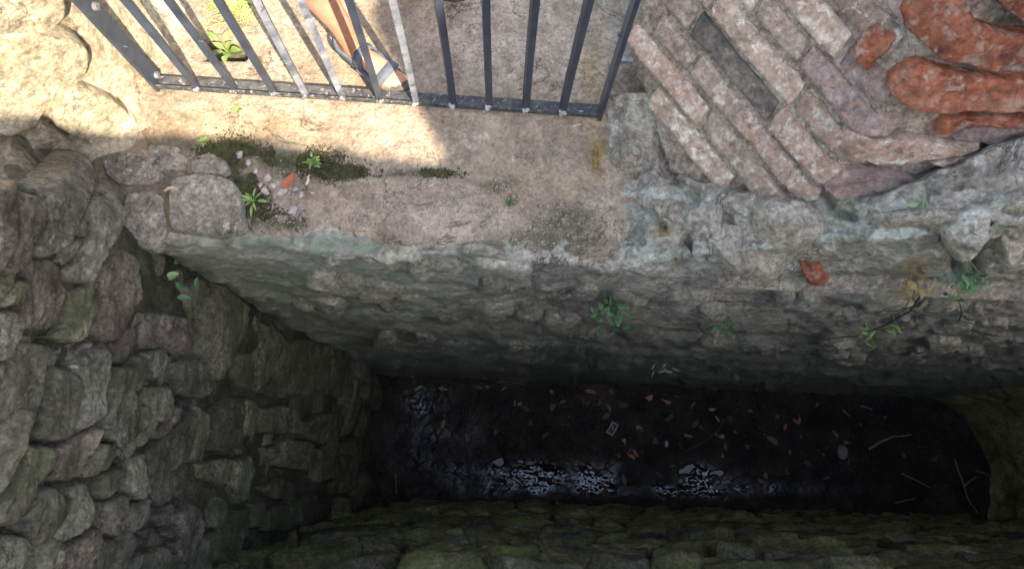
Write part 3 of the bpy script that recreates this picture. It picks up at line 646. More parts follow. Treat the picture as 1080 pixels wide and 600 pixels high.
# ------------------------------------------------------------------ left jamb: plastered rubble beside the gate, in the sun
LJ = Surf([(-1.78, 0.55), (-1.34, 1.04), (-1.262, 1.15), (-1.30, 1.5), (-1.36, 2.0)], -1, 0.03)
jamb = empty('plastered_jamb', (-1.5, 1.1, 0))
tag(jamb, 'sunlit cream plastered wall with cracked stones left of the iron gate', 'wall')
n = 190; sv = np.linspace(0, LJ.L, n); T = np.linspace(-0.08, 1.7, 150)
S, TT = np.meshgrid(sv, T, indexing='ij'); P, N = LJ(S, TT); px, py = proj(P)
flare = 0.09 * np.exp(-np.maximum(TT, 0) / 0.045) * (1 + 0.5 * fbm(P, 7, 2, seed=9))
flare = flare * sstep(0.03, 0.22, np.hypot(P[..., 0] + 1.245, P[..., 1] - 1.155)) - 0.03 * sstep(0.12, 0.0, np.abs(P[..., 1] - 1.16))
h = 0.035 * fbm(P, 3.2, 4, seed=3) + 0.010 * fbm(P, 12, 4, seed=6) + flare
CR = [[(66, 0), (68, 14), (55, 26), (42, 31)], [(95, 38), (96, 62), (80, 84)], [(60, 84), (52, 108), (40, 124), (29, 141)], [(44, 129), (62, 136), (74, 146), (88, 150)],
      [(128, 107), (139, 117), (136, 128), (129, 134)], [(0, 32), (8, 46), (0, 64)], [(66, 20), (72, 34), (90, 44)]]
for c in CR: h -= 0.03 * np.exp(-(polydist(px, py, c) / 2.2) ** 2)
fr = P + N * h[..., None]; bk = (P - N * 0.5)[:, ::-1]
A = np.concatenate([fr, bk], 1)
mesh_obj('plaster', A, orient(A.reshape(-1, 3), gridfaces(*A.shape[:2]), (0.7, -0.7, 0)), MAT['plaster'], jamb,
         attrs={'moss': np.concatenate([0.5 * blobs(px, py, [(70, 70, 30, 40), (30, 10, 40, 20)], 0.9), np.zeros_like(px)], 1), 'stain': np.concatenate([0.25 * blobs(px, py, [(90, 90, 80, 60)], 0.9), np.zeros_like(px)], 1)})
LJN = np.array([0.745, -0.667, 0.0]); LJP = np.array([-1.34, 1.04, 0.0])
lj = lambda x, y: hit(x, y, LJP, LJN)
for i, pl in enumerate([[(-20, -30), (50, -30), (64, -5), (66, 12), (50, 26), (22, 31), (-20, 30)],
                        [(10, 45), (40, 36), (72, 36), (92, 46), (94, 62), (80, 82), (60, 84), (50, 108), (30, 136), (0, 140), (-30, 120), (-30, 60), (0, 66)],
                        [(64, 90), (85, 87), (112, 96), (126, 108), (136, 118), (128, 132), (104, 140), (78, 141), (50, 127), (56, 108)],
                        [(44, 134), (62, 139), (76, 150), (66, 166), (30, 176), (-20, 182), (-24, 150), (28, 144)]]):
    poly_piece(pl, lj, [0.028, 0.030, 0.034, 0.04][i], jamb, MAT['sunstone'], 'stone', edge=0.07, back=0.05, rough=0.022, rfreq=6, seed=i * 2.1, rings=16, nb=64)

# ------------------------------------------------------------------ back wall of the pit with the sloping rubble mass on its right
DJ = np.array([0.64, -0.77, 0]); DJ /= np.linalg.norm(DJ)
AJ = np.array([-DJ[1], DJ[0], 0]); PJ = np.array([0.325, 1.15, 0.0]); SLOPE = 1.5
NJ = np.cross(DJ, AJ / SLOPE + np.array([0, 0, 1.0])); NJ /= np.linalg.norm(NJ); NJ = -NJ if NJ[2] < 0 else NJ
_c1 = hit(864., 192., PJ, NJ); _c2 = hit(945., 95., PJ, NJ); EJ = (_c2 - _c1) / (_c2 - _c1)[2]; C0 = _c1 - EJ * _c1[2]
DF = np.array([1.0, 0.02, 0]); NF = np.cross(DF, EJ); NF /= np.linalg.norm(NF); NF = -NF if NF[2] < 0 else NF
NB = np.array([0.0175, -1.0, 0]); NB /= np.linalg.norm(NB); PB = np.array([0, 0.637, 0])
_a, _b, _cc = unp(640., 140., 0.0), unp(655., 268., -0.02), hit(770., 205., PJ + NJ * 0.03, NJ)
NTOE = np.cross(_b - _a, _cc - _a); NTOE /= np.linalg.norm(NTOE); NTOE = -NTOE if NTOE[2] < 0 else NTOE
def invd(px, py, p0, n):
    w_ = rays(px, py); return (w_ @ n) / ((np.asarray(p0) - CAMP) @ n)      # 1 / ray parameter
def smin(a, b, k=0.00006): return -k * np.logaddexp(-a / k, -b / k)
def smax(a, b, k=0.00006): return k * np.logaddexp(a / k, b / k)
def qback(px, py):
    qb = invd(px, py, PB, NB); qj = invd(px, py, PJ + NJ * 0.012, NJ); qf = invd(px, py, C0 + NF * 0.015, NF); qt = invd(px, py, _a, NTOE)
    up = smax(smin(qj, qf), qt)
    b_ = sstep(650, 600, np.asarray(px)); up = up * (1 - b_) + b_ * invd(px, py, np.array([0, 0, -0.02]), np.array([0, 0, 1.0]))
    return smin(qb, up)
def sback(px, py):
    q = np.maximum(qback(px, py), 1e-5); return rays(px, py) / q[..., None] + CAMP
BRK = [(640, -300), (655, 0), (662, 60), (680, 110), (692, 155), (704, 190), (740, 204), (775, 212), (812, 206), (850, 216), (930, 212), (1000, 182), (1045, 160), (1100, 150), (2700, 150)]
gx = np.concatenate([np.arange(120, 1150, 1.8), np.geomspace(1152, 3000, 60)])
ytop = np.interp(gx, [0, 560, 630, 3000], [222, 232, 100, 60])
v = np.linspace(0, 1, 210); GY = ytop[:, None] + (418 - ytop)[:, None] * v[None, :]; GX = np.repeat(gx[:, None], len(v), 1)
P = sback(GX, GY); N = gridnormals(P); N *= np.sign((N * (CAMP - P)).sum(-1, keepdims=True))
rub = sstep(600, 700, GX) * sstep(330, 250, GY)
wl = sstep(380, 300, GY)
Q = P * np.array([0.7, 1.0, 1.6])
h = 0.030 * fbm(P, 4.0, 5, 0.55, seed=1) + 0.012 * (ridged(Q, 7, 4, seed=4) - 0.5)
h += rub * (0.045 * fbm(P, 4.5, 4, 0.5, seed=7) + 0.030 * (ridged(P, 6, 4, seed=3) - 0.5) + 0.016 * fbm(P, 20, 3, seed=2) + 0.014 * (ridged(P, 24, 3, seed=6) - 0.5))
h += (1 - rub) * (0.010 * (ridged(P, 18, 3, seed=16) - 0.5) + 0.01 * fbm(P, 14, 3, seed=15))
h += (1 - rub) * 0.02 * fbm(P * np.array([0.35, 1, 2.4]), 5, 4, seed=12)
# hollows traced on the surface: under the bricks, beside the boulder, ruts and joints
for c, d_, w_ in [([(690, 150), (702, 186), (730, 206)], 0.06, 7), ([(766, 228), (772, 255)], 0.07, 8), ([(724, 250), (716, 285)], 0.05, 6), ([(640, 290), (680, 296), (720, 304), (760, 300)], 0.03, 5),
                  ([(780, 276), (850, 285), (940, 278), (1000, 268), (1060, 262)], 0.03, 4), ([(985, 240), (1000, 262), (1010, 290)], 0.05, 6), ([(1040, 235), (1080, 245)], 0.05, 5),
                  ([(1020, 262), (1030, 290)], 0.05, 6), ([(870, 205), (880, 222), (900, 228)], 0.04, 5), ([(650, 190), (680, 175)], 0.03, 4), ([(660, 210), (690, 225), (700, 240)], 0.025, 4), ([(560, 315), (620, 345), (660, 350)], 0.02, 4),
                  ([(250, 300), (320, 318), (360, 330)], 0.02, 3), ([(300, 352), (400, 352), (520, 362)], 0.03, 2.5), ([(700, 352), (820, 360), (980, 352)], 0.03, 3)]:
    h -= d_ * np.exp(-(polydist(GX, GY, c) / w_) ** 2)
by = np.interp(GX, [p[0] for p in BRK], [p[1] for p in BRK])
h -= 0.10 * sstep(-4, -22, GY - by)                       # drops back behind the bricks
P = P + N * h[..., None]
back = empty('rubble_wall', (1.5, 0.66, ZF))
tag(back, 'grey plastered rubble wall under the ledge and gate at the back of the pit', 'wall')
moss = 0.95 * sstep(300, 390, GY) * (0.55 + 0.45 * sstep(1000, 400, GX)) + 0.85 * blobs(GX, GY, [(330, 300, 220, 40), (220, 290, 70, 30), (380, 258, 230, 14)], 0.9)
moss = np.maximum(moss, blobs(GX, GY, [(1022, 278, 14, 16), (1060, 245, 20, 6), (925, 205, 10, 6), (1000, 300, 30, 14), (640, 308, 12, 8)], 0.8))
stain = np.maximum(blobs(GX, GY, [(630, 172, 8, 26), (720, 275, 14, 20), (880, 224, 20, 14), (960, 285, 22, 12), (700, 240, 14, 14)], 0.8), 0.35 * blobs(GX, GY, [(590, 240, 60, 20)], 0.9))
pale = np.maximum(blobs(GX, GY, [(700, 215, 60, 22), (760, 275, 90, 20), (930, 240, 110, 26), (690, 270, 30, 20), (1020, 220, 60, 20)], 0.9), 0.4 * blobs(GX, GY, [(450, 285, 120, 14)], 0.9))
mesh_obj('rubble_face', P, orient(P.reshape(-1, 3), gridfaces(*P.shape[:2]), (0, -1, 0.3)), MAT['rubble'], back, attrs={'moss': np.clip(moss, 0, 1), 'stain': stain, 'pale': pale})
BS = [([(782, 212), (805, 200), (845, 205), (872, 215), (880, 235), (872, 252), (840, 262), (802, 262), (784, 245)], 0.03, 'boulder'),
      ([(985, 250), (1000, 238), (1028, 232), (1052, 240), (1040, 256), (1015, 272), (992, 270)], 0.03, 'boulder'),
      ([(1040, 200), (1085, 188), (1120, 195), (1120, 230), (1075, 236), (1045, 225)], 0.02, 'boulder'),
      ([(905, 222), (960, 215), (1030, 218), (1035, 232), (985, 244), (930, 246), (900, 238)], 0.03, 'boulder'),
      ([(668, 205), (700, 200), (735, 212), (742, 240), (720, 250), (690, 236)], 0.02, 'boulder'),
      ([(636, 150), (668, 140), (686, 160), (672, 178), (650, 186), (638, 178)], 0.03, 'boulder'),
      ([(1050, 250), (1090, 252), (1110, 270), (1070, 285), (1040, 275)], 0.02, 'boulder'),
      ([(840, 284), (858, 282), (882, 287), (882, 295), (860, 298), (842, 294)], 0.02, 'brick_red'),
      ([(655, 262), (690, 258), (705, 275), (690, 292), (660, 288)], 0.03, 'boulder'),
      ([(745, 262), (790, 268), (840, 272), (850, 284), (800, 290), (750, 284)], 0.025, 'boulder'),
      ([(625, 150), (632, 146), (637, 160), (636, 185), (630, 198), (624, 190)], 0.03, 'stained')]
rs = np.random.default_rng(33)
for i in range(64):
    cx, cy = rs.uniform(200, 1080), 266 + 116 * rs.random() ** 0.9
    if cx > 640 and cy < 300: continue
    sc_ = 1.15 - 0.6 * (cy - 266) / 116; w_, h_ = rs.uniform(18, 42) * sc_, rs.uniform(7, 13) * sc_; th = np.linspace(0, 2 * math.pi, 9, endpoint=False) + rs.uniform(0, 1)
    rr = rs.uniform(0.75, 1.15, 9); sk = rs.uniform(-0.1, 0.16)
    pl = [(cx + w_ * a * math.cos(t_), cy + h_ * a * math.sin(t_) + sk * w_ * a * math.cos(t_)) for a, t_ in zip(rr, th)]
    if cx - w_ < 150 + (cy - 262) * 1.75: continue
    poly_piece(pl, sback, rs.uniform(0.008, 0.022), back, MAT['wallstone'], 'stone', edge=0.35, back=0.05, rough=0.03, rfreq=9, seed=i * 1.7 + 40, dome=0.006, rings=9, nb=36)
MAT['stained'] = stone_mat('ochre_stone', (0.2, 0.13, 0.04), (0.33, 0.22, 0.08), (0.42, 0.3, 0.14), nscale=8, bump=0.02)
for i, (pl, hgt, mk) in enumerate(BS):
    poly_piece(pl, sback, hgt, back, MAT[mk], 'brick_fragment' if mk == 'brick_red' else 'stone', edge=0.9, back=0.07, rough=0.04 if mk == 'boulder' else 0.015, rfreq=13, seed=i * 4.1 + 1, dome=0.012 if i else 0.03, rings=14, nb=56)

# ------------------------------------------------------------------ brick buttress right of the gate: sloping faces, each brick a part
class BrickF:
    def __call__(self, s, t):
        k = 0.012
        sf = k * np.logaddexp(0, s / k); sj = -k * np.logaddexp(0, -s / k)
        P = C0 + EJ * t[..., None] + DJ * sj[..., None] + DF * sf[..., None]
        w_ = 1 / (1 + np.exp(-s / k)); N = NJ * (1 - w_)[..., None] + NF * w_[..., None]
        return P, N / np.linalg.norm(N, axis=-1, keepdims=True)
BF = BrickF()
but = empty('brick_buttress', (1.2, 1.0, 0))
tag(but, 'sloping weathered brick buttress with tan and broken red bricks right of the gate', 'buttress')
sv = np.concatenate([np.arange(-0.80, 1.5, 0.012), np.linspace(1.55, 1.9, 5)]); tv = np.arange(-0.1, 1.5, 0.012)
S, T = np.meshgrid(sv, tv, indexing='ij'); P, N = BF(S, T); px, py = proj(P)
h = -0.012 + 0.004 * fbm(P, 14, 4, seed=3) + 0.004 * fbm(P, 40, 3, seed=5)
by = np.interp(px, [p[0] for p in BRK], [p[1] for p in BRK]); h -= 0.07 * sstep(-10, 6, py - by)
fr = P + N * h[..., None]
bk = P[:, -1:] + np.array([[[0.3, 0.5, 0]]]); bk2 = bk - np.array([0, 0, 1.7])
A = np.concatenate([fr, bk, bk2], 1)
mesh_obj('mortar', A, orient(A.reshape(-1, 3), gridfaces(*A.shape[:2]), (-0.3, -0.5, 0.6)), MAT['mortar'], but)
rb = np.random.default_rng(8); CH = 0.074
for k in range(0, 19):
    t0 = k * CH - 0.02; off = 0.15 if k % 2 else 0.0
    s = -0.95 + off + rb.uniform(-0.03, 0.03); end = 1.5
    while s < end:
        wd = rb.choice([0.40, 0.37, 0.19, 0.34]) + rb.uniform(-0.02, 0.02)
        if s > 0.05: wd *= 1.15
        q = np.array([(s, t0), (s + wd, t0), (s + wd, t0 + CH), (s, t0 + CH)]); q[:, 1] += 0.003 * rb.standard_normal(4)
        c = q.mean(0); s += wd
        g = 0.0012; q = c + (q - c) * np.array([1 - 2 * g / wd, 1 - 2 * g / CH])
        Pc, Nc = BF(np.array([c[0]]), np.array([c[1]])); px, py = [float(a[0]) for a in proj(Pc)]
        bound = np.interp(px, [p[0] for p in BRK], [p[1] for p in BRK])
        if py > bound - 4 or px < 652 or c[0] < -0.72: continue
        front = c[0] > 0.04; corner = abs(c[0]) <= 0.16
        red = c[0] > 0.06 and px > 880
        if red and px < 1092 and py > -40 and c[0] > 0.06: continue        # these are set one by one below
        pr = rb.uniform(-0.003, 0.007) + (rb.uniform(0.03, 0.06) if red else 0)
        V, F_ = cell(BF, q, 34 if red else 24, 14 if red else 10, pr, back=0.045, edge=0.010 if red else 0.008, rough=0.016 if red else 0.005, rfreq=10 if red else 16, k=0.10 if red else 0.07,
                     tilt=(rb.uniform(-.05, .05), rb.uniform(-.08, .08)), warp=0.010 if red else 0.006, wfreq=8, facet=0.022 if red else 0.002, seed=k * 3.7 + s * 5.1, chip=0.035 if red else 0.004)
        F_ = orient(V, F_, Nc[0])
        d1 = min(math.hypot(px - 775, (py - 50) * 0.7), math.hypot(px - 788, (py - 112) * 0.9))
        if d1 < 15: m = 'brick_sooty'
        elif red: m = 'brick_red' if rb.random() < (0.92 if py < 115 else 0.22) else 'brick_grey'
        elif corner: m = 'brick_grey' if rb.random() < 0.6 else 'brick_pink'
        elif px > 800: m = rb.choice(['brick_brown', 'brick_pink', 'brick_brown', 'brick_tan'])
        else: m = rb.choice(['brick_tan', 'brick_tan', 'brick_tan', 'brick_pink'])
        mesh_obj('brick', V, F_, MAT[m], but)

def sbrick(px, py):
    qj = invd(px, py, PJ + NJ * 0.004, NJ); qf = invd(px, py, C0 + NF * 0.004, NF); return rays(px, py) / np.maximum(smin(qj, qf, 0.00003), 1e-5)[..., None] + CAMP
for i, (mk, hgt, pl) in enumerate(zip(('brick_red', 'brick_red', 'brick_red', 'brick_red', 'brick_pink', 'brick_red', 'brick_grey', 'brick_grey', 'brick_grey', 'brick_pink'), (0.03, 0.035, 0.02, 0.015, 0.012, 0.012, 0.008, 0.01, 0.012, 0.006), crop(2.5, 840, 0,
        [(225, 205), (310, 155), (390, 175), (480, 190), (600, 195), (680, 200), (680, 268), (430, 285), (300, 283), (250, 265)], [(265, 20), (300, -40), (430, -20), (470, 55), (530, 75), (600, 82), (680, 95), (680, 130), (590, 150), (500, 182), (420, 150), (370, 150), (290, 80)],
        [(490, -40), (540, 20), (600, 55), (690, 75), (690, -40)], [(155, 120), (185, 70), (215, 55), (270, 95), (250, 130), (210, 160), (190, 190), (160, 160)],
        [(125, 345), (200, 368), (330, 358), (400, 372), (495, 370), (470, 395), (340, 415), (200, 430), (130, 415), (105, 380)], [(335, 350), (390, 302), (440, 300), (600, 298), (690, 300), (690, 325), (440, 330), (385, 355)],
        [(60, 490), (120, 440), (200, 438), (330, 470), (380, 460), (300, 510), (200, 525), (110, 528)], [(450, 335), (690, 330), (690, 372), (520, 380), (400, 368)], [(690, 205), (850, 205), (850, 280), (690, 280)], [(340, 425), (480, 400), (560, 385), (520, 420), (420, 450)]))):
    poly_piece(pl, sbrick, hgt, but, MAT[mk], 'brick', edge=0.10, back=0.05, rough=0.028, rfreq=9, seed=i * 3.1 + 2, rings=18, nb=72, tilt=(0.004, 0.012), strata=0.012)

# ------------------------------------------------------------------ right end of the pit (rounded) and near wall
RW = Surf([(3.4, 0.80), (3.95, 0.74), (4.18, 0.64), (4.33, 0.50), (4.44, 0.30), (4.48, 0.10), (4.46, -0.15), (4.41, -0.36), (4.38, -0.6)], -1, 0.08)
endw = empty('pit_end_wall', (4.5, 0.1, ZF))
tag(endw, 'rounded olive stained stone end wall at the right end of the pit', 'wall')
V, F_ = wallsolid(RW, np.arange(0.0, RW.L, 0.02), lambda s: np.full_like(s, 0.6), -4.75, 130, 0.4, 0.06, 3.5, off=-0.005, seed=9)
mesh_obj('core', V, F_, MAT['endwall'], endw)
rg = np.random.default_rng(3)
for i, (q, t) in enumerate(layout(0.35, RW.L, -3.7, -1.2, lambda t, r: r.uniform(0.28, 0.5), lambda t, r: r.uniform(0.3, 0.55), rg, wob=0.06, slant=0.08, split=0.0, gap=0.008)):
    V, F_ = cell(RW, q, 16, 14, rg.uniform(0.0, 0.008), back=0.03, edge=0.02, rough=0.014, rfreq=6, k=0.12, warp=0.05, wfreq=4, facet=0.012, seed=i * 2.2)
    c = np.mean(q, 0); _, N0 = RW(np.array([c[0]]), np.array([c[1]])); mesh_obj('stone', V, orient(V, F_, N0[0]), MAT['endwall'], endw)

NW = Surf([(-1.6, -0.64), (-1.05, -0.545), (-0.6, -0.475), (0.3, -0.44), (1.55, -0.41), (3.2, -0.37), (4.9, -0.33)], -1, 0.05)
NW.n = -NW.n
near = empty('near_wall', (1.5, -0.7, ZF))
tag(near, 'dark mossy wall of thin layered stones along the bottom of the picture', 'wall')
def nw_top(s):
    return 0.12 + 0.05 * np.array([float(vnoise(np.array([a * 3.3, 0.4, 0.5]))) for a in s])
V, F_ = wallsolid(NW, np.arange(0.0, NW.L, 0.03), nw_top, -4.75, 160, 0.5, 0.05, 5, off=-0.05, seed=6)
mesh_obj('core', V, F_, MAT['moss_stone'], near)
rg = np.random.default_rng(21); NWS = []
for i, (q, t) in enumerate(layout(0.35, NW.L - 0.25, -4.62, -0.75, lambda t, r: r.uniform(0.09, 0.15), lambda t, r: r.uniform(0.22, 0.55), rg, wob=0.08, slant=0.06, split=0.0, gap=0.011)):
    V, F_ = cell(NW, q, 20, 11, rg.uniform(-0.01, 0.05), back=0.08, edge=rg.uniform(0.012, 0.028), rough=0.022, rfreq=9, k=0.25, tilt=(rg.uniform(-.1, .1), rg.uniform(-.3, .1)), warp=0.03, wfreq=5, seed=i * 1.9, strata=0.008, facet=0.025)
    c = np.mean(q, 0); _, N0 = NW(np.array([c[0]]), np.array([c[1]])); NWS.append((t, V, orient(V, F_, N0[0]), MAT['moss_stone'] if rg.random() < 0.7 else MAT['slab_green']))
NWS.sort(key=lambda a: -a[0])
for t, V, F_, m in NWS[:300]: mesh_obj('stone', V, F_, m, near)
Vr, Fr, off_ = [], [], 0                                           # the deepest, a pixel or two each: joined
for t, V, F_, m in NWS[300:]: Vr.append(V); Fr.append(F_ + off_); off_ += len(V)
if Vr: mesh_obj('stones', np.concatenate(Vr), np.concatenate(Fr), MAT['moss_stone'], near)['kind'] = 'stuff'

# ------------------------------------------------------------------ unseen wall added behind the camera, its top shaped to cast the shade edges
CW = Surf([(-0.35, -2.0), (6.0, -2.0)], 1, 0.02)
def cw_top(s):
    x = -0.35 + s
    nz = np.array([float(fbm(np.array([a * 2.2, 0.4, 0.5]), 1, 4)) for a in s])
    return 3.92 + 0.10 * nz + 0.24 * sstep(0.75, 0.5, x) + 1.3 * sstep(2.13, 2.27, x + 0.08 * nz) - 1.3 * sstep(3.9, 4.3, x)
blocker = empty('added_shade_wall', (0, -2.3, 0))
tag(blocker, 'unseen stone wall added behind the viewer to cast shade, higher on its right side', 'wall')
V, F_ = wallsolid(CW, np.linspace(0, CW.L, 320), cw_top, -0.3, 40, 0.5, 0.04, 3, seed=2)
mesh_obj('masonry', V, F_, MAT['block'], blocker)

# ------------------------------------------------------------------ iron gate
GY0 = 1.155; GZ1 = 1.75; XL, XR = -1.245, 0.305
gate = empty('iron_gate', ((XL + XR) / 2, GY0, 0.02))
tag(gate, 'dark blue grey iron bar gate with welded vertical bars above the ledge', 'gate')
def angle_iron(name, p0, p1, a, b, wa, wb, th, mat, bev=0.0015):
    """L section from p0 to p1: flange a (vector) of width wa, flange b of width wb"""
    p0, p1, a, b = [np.asarray(k, float) for k in (p0, p1, a, b)]
    prof = [a * 0 + b * 0, a * wa, a * wa + b * th, a * th + b * th, a * th + b * wb, b * wb]
    V = [p0 + q for q in prof] + [p1 + q for q in prof]
    F = [(i, (i + 1) % 6, 6 + (i + 1) % 6, 6 + i) for i in range(6)] + [(0, 3, 2, 1), (0, 5, 4, 3), (6, 7, 8, 9), (6, 9, 10, 11)]
    m = MB(); m.add(V, F); return m.build(name, mat, gate)
yv, zv, xv = (0, 1, 0), (0, 0, 1), (1, 0, 0)
angle_iron('bottom_rail', (XL + 0.006, GY0 - 0.006, 0.028), (XR - 0.006, GY0 - 0.006, 0.028), yv, zv, 0.048, 0.022, 0.006, MAT['rail_dirt'])
angle_iron('top_rail', (XL + 0.006, GY0 - 0.006, GZ1), (XR - 0.006, GY0 - 0.006, GZ1), yv, zv, 0.048, 0.03, 0.006, MAT['paint'])
pl = angle_iron('post', (XL, GY0 - 0.010, 0.012), (XL, GY0 - 0.010, GZ1 + 0.03), xv, yv, 0.012, 0.062, 0.012, MAT['paint'])
pr_ = angle_iron('post', (XR, GY0 - 0.010, 0.012), (XR, GY0 - 0.010, GZ1 + 0.03), (-1, 0, 0), yv, 0.014, 0.055, 0.014, MAT['paint'])
def disc(name, c, axis, r, th, mat, parent, n=10):
    m = MB(); axis = np.asarray(axis, float); c = np.asarray(c, float); m.tube([c - axis * th / 2, c + axis * th / 2], [r, r * 0.85], n); return m.build(name, mat, parent)
for z in (0.06, 0.46, 1.2): disc('bolt', (XL + 0.018, GY0 + 0.03, z), (1, 0, 0), 0.013, 0.012, MAT['bolt'], pl)
for z in (0.32, 0.5, 0.9, 1.3): disc('bolt', (XR - 0.019, GY0 + 0.028, z), (1, 0, 0), 0.009, 0.01, MAT['bolt'], pr_)
mbk = MB(); mbk.box((XR + 0.022, GY0 + 0.02, 0.37), (0.04, 0.012, 0.02)); mbk.build('wall_lug', MAT['bolt'], pr_)
bases = [207, 247, 288, 322, 361, 401, 438, 477, 515, 554, 593]
for i, bx in enumerate(bases):
    xb = float(unp(float(bx), 97 + (bx - 168) * 31 / 462, 0.03)[0]); b = 0.0105; ln = random.uniform(-0.010, 0.010)
    m = MB(); n_ = 14
    zs = np.linspace(0.036, GZ1 + 0.004, n_); V = []; 
    for j, z in enumerate(zs):
        dx = ln * (z / GZ1) * 2 + 0.002 * math.sin(z * 5 + i); tw = 0.35 + 0.1 * math.sin(i * 2.1)
        for (ax, ay) in ((-b, -b), (b, -b), (b, b), (-b, b)):
            V.append((xb + dx + ax * math.cos(tw) - ay * math.sin(tw), GY0 + 0.008 + ax * math.sin(tw) + ay * math.cos(tw), z))
    F = [(j * 4 + k, j * 4 + (k + 1) % 4, j * 4 + 4 + (k + 1) % 4, j * 4 + 4 + k) for j in range(n_ - 1) for k in range(4)] + [(3, 2, 1, 0), (n_ * 4 - 4, n_ * 4 - 3, n_ * 4 - 2, n_ * 4 - 1)]
    m.add(V, F)
    bo = m.build('bar', MAT['paint_sunlit'] if i in (3, 4, 6) else MAT['paint'], gate)
    wv = MB()
    for q in range(5):
        c = np.array([xb + random.uniform(-0.008, 0.008), GY0 - 0.006 + random.uniform(-0.004, 0.006), 0.044 + random.uniform(-0.004, 0.01)])
        r = random.uniform(0.006, 0.010)
        th = np.linspace(0, math.pi, 5); ring = [(c + r * np.array([math.sin(a) * math.cos(f), math.sin(a) * math.sin(f), math.cos(a)])) for a in th for f in np.linspace(0, 2 * math.pi, 6, endpoint=False)]
        wv.add(ring, [(a * 6 + f, a * 6 + (f + 1) % 6, a * 6 + 6 + (f + 1) % 6, a * 6 + 6 + f) for a in range(4) for f in range(6)])
    wv.build('weld', MAT['weld'] if i > 5 else MAT['bolt'], bo, smooth=True)

# ------------------------------------------------------------------ person beyond the gate (mostly above the frame: one foot shows)
def norm(v): v = np.asarray(v, float); return v / np.linalg.norm(v)
def loft(m, C, ra, rb, lat, n=18, cap=4):
    """closed tapered tube with elliptical sections; lat = direction of the first radius"""
    C = np.asarray(C, float); ra = np.asarray(ra, float); rb = np.asarray(rb, float)
    T = np.gradient(C, axis=0); T /= np.linalg.norm(T, axis=1, keepdims=True)
    rings = []
    def ring(c, t, a_, b_):
        A = norm(np.asarray(lat) - t * (np.asarray(lat) @ t)); B = np.cross(t, A)
        th = np.linspace(0, 2 * math.pi, n, endpoint=False)
        return c + a_ * np.cos(th)[:, None] * A + b_ * np.sin(th)[:, None] * B
    for k in range(cap, 0, -1):
        an = k / cap * math.pi / 2 * 0.97; rings.append(ring(C[0] - T[0] * math.sin(an) * min(ra[0], rb[0]), T[0], ra[0] * math.cos(an), rb[0] * math.cos(an)))
    for c, t, a_, b_ in zip(C, T, ra, rb): rings.append(ring(c, t, a_, b_))
    for k in range(1, cap + 1):
        an = k / cap * math.pi / 2 * 0.97; rings.append(ring(C[-1] + T[-1] * math.sin(an) * min(ra[-1], rb[-1]), T[-1], ra[-1] * math.cos(an), rb[-1] * math.cos(an)))
    V = np.concatenate(rings); L = len(rings)
    F = [(i * n + k, i * n + (k + 1) % n, (i + 1) * n + (k + 1) % n, (i + 1) * n + k) for i in range(L - 1) for k in range(n)]
    F += [tuple(range(n))[::-1], tuple(range((L - 1) * n, L * n))]
    m.add(V, F)
def remeshed(m, name, mat, parent, vox, it=6):
    o = m.build(name, mat, None, smooth=True)
    md = o.modifiers.new('r', 'REMESH'); md.mode = 'VOXEL'; md.voxel_size = vox
    sm = o.modifiers.new('s', 'SMOOTH'); sm.iterations = it; sm.factor = 0.5
    dg = bpy.context.evaluated_depsgraph_get(); me = bpy.data.meshes.new_from_object(o.evaluated_get(dg))
    o.modifiers.clear(); old = o.data; o.data = me; me.name = name; bpy.data.meshes.remove(old)
    if not me.materials: me.materials.append(mat)
    me.polygons.foreach_set('use_smooth', np.ones(len(me.polygons), dtype=bool))
    w_ = Vector(o.location); o.parent = parent; o.location = w_ - wloc(parent)
    return o
UP = np.array([0, 0, 1.0])
SEC = [(0.012, .024, .045, 0), (0.045, .031, .070, 0), (0.085, .034, .082, 0), (0.12, .036, .072, .001), (0.155, .039, .058, .003), (0.19, .043, .044, .004), (0.215, .043, .034, .003), (0.232, .038, .026, .004)]
def foot(m, heel, f, side):
    """side = +1: big toe on the +lateral side"""
    l = np.cross(UP, f) * side; zb = 0.026
    P = lambda u, w_, z: heel + f * u + l * w_ + UP * z
    loft(m, [P(u, c, zb + h * 0.5) for u, hw, h, c in SEC], [hw for u, hw, h, c in SEC], [h * 0.52 for u, hw, h, c in SEC], l)
    for w0, w1, u1, r in ((.026, .031, .272, .0135), (.008, .010, .268, .0095), (-.008, -.008, .257, .0088), (-.021, -.024, .243, .0085), (-.032, -.036, .226, .0085)):
        loft(m, [P(.19, w0 * .8, zb + .018), P((.2 + u1) / 2, (w0 + w1) / 2, zb + .018), P(u1 - r, w1, zb + r * 0.9)], [r * 1.05, r * 0.92, r], [r, r * .9, r * .85], l, n=12)
    return P, l
RH = unp(352.0, 45.0, 0.0); RT = unp(427.0, 99.0, 0.0); f1 = norm(RT - RH)
LT = unp(491.0, -7.0, 0.0); an = math.radians(24); f2 = np.array([f1[0] * math.cos(an) - f1[1] * math.sin(an), f1[0] * math.sin(an) + f1[1] * math.cos(an), 0]); LH = LT - f2 * 0.275
RH = RT - f1 * 0.280
RA = RH + f1 * 0.055 + UP * 0.105; RB = unp(343.0, 0.0, 0.30); lean = (RB - RA) / (RB - RA)[2]; lean[:2] = np.clip(lean[:2], -0.3, 0.3)
LA = LH + f2 * 0.055 + UP * 0.105
fm = norm(f1 + f2); lat = np.cross(UP, fm)                        # lat = towards the person's left
pel = (RH + LH) / 2 + fm * 0.02; pel[2] = 0.90; pel = pel + np.array([-0.06, 0.02, 0])
bm_ = MB()
PF_R, lR = foot(bm_, RH, f1, +1); PF_L, lL = foot(bm_, LH, f2, -1)
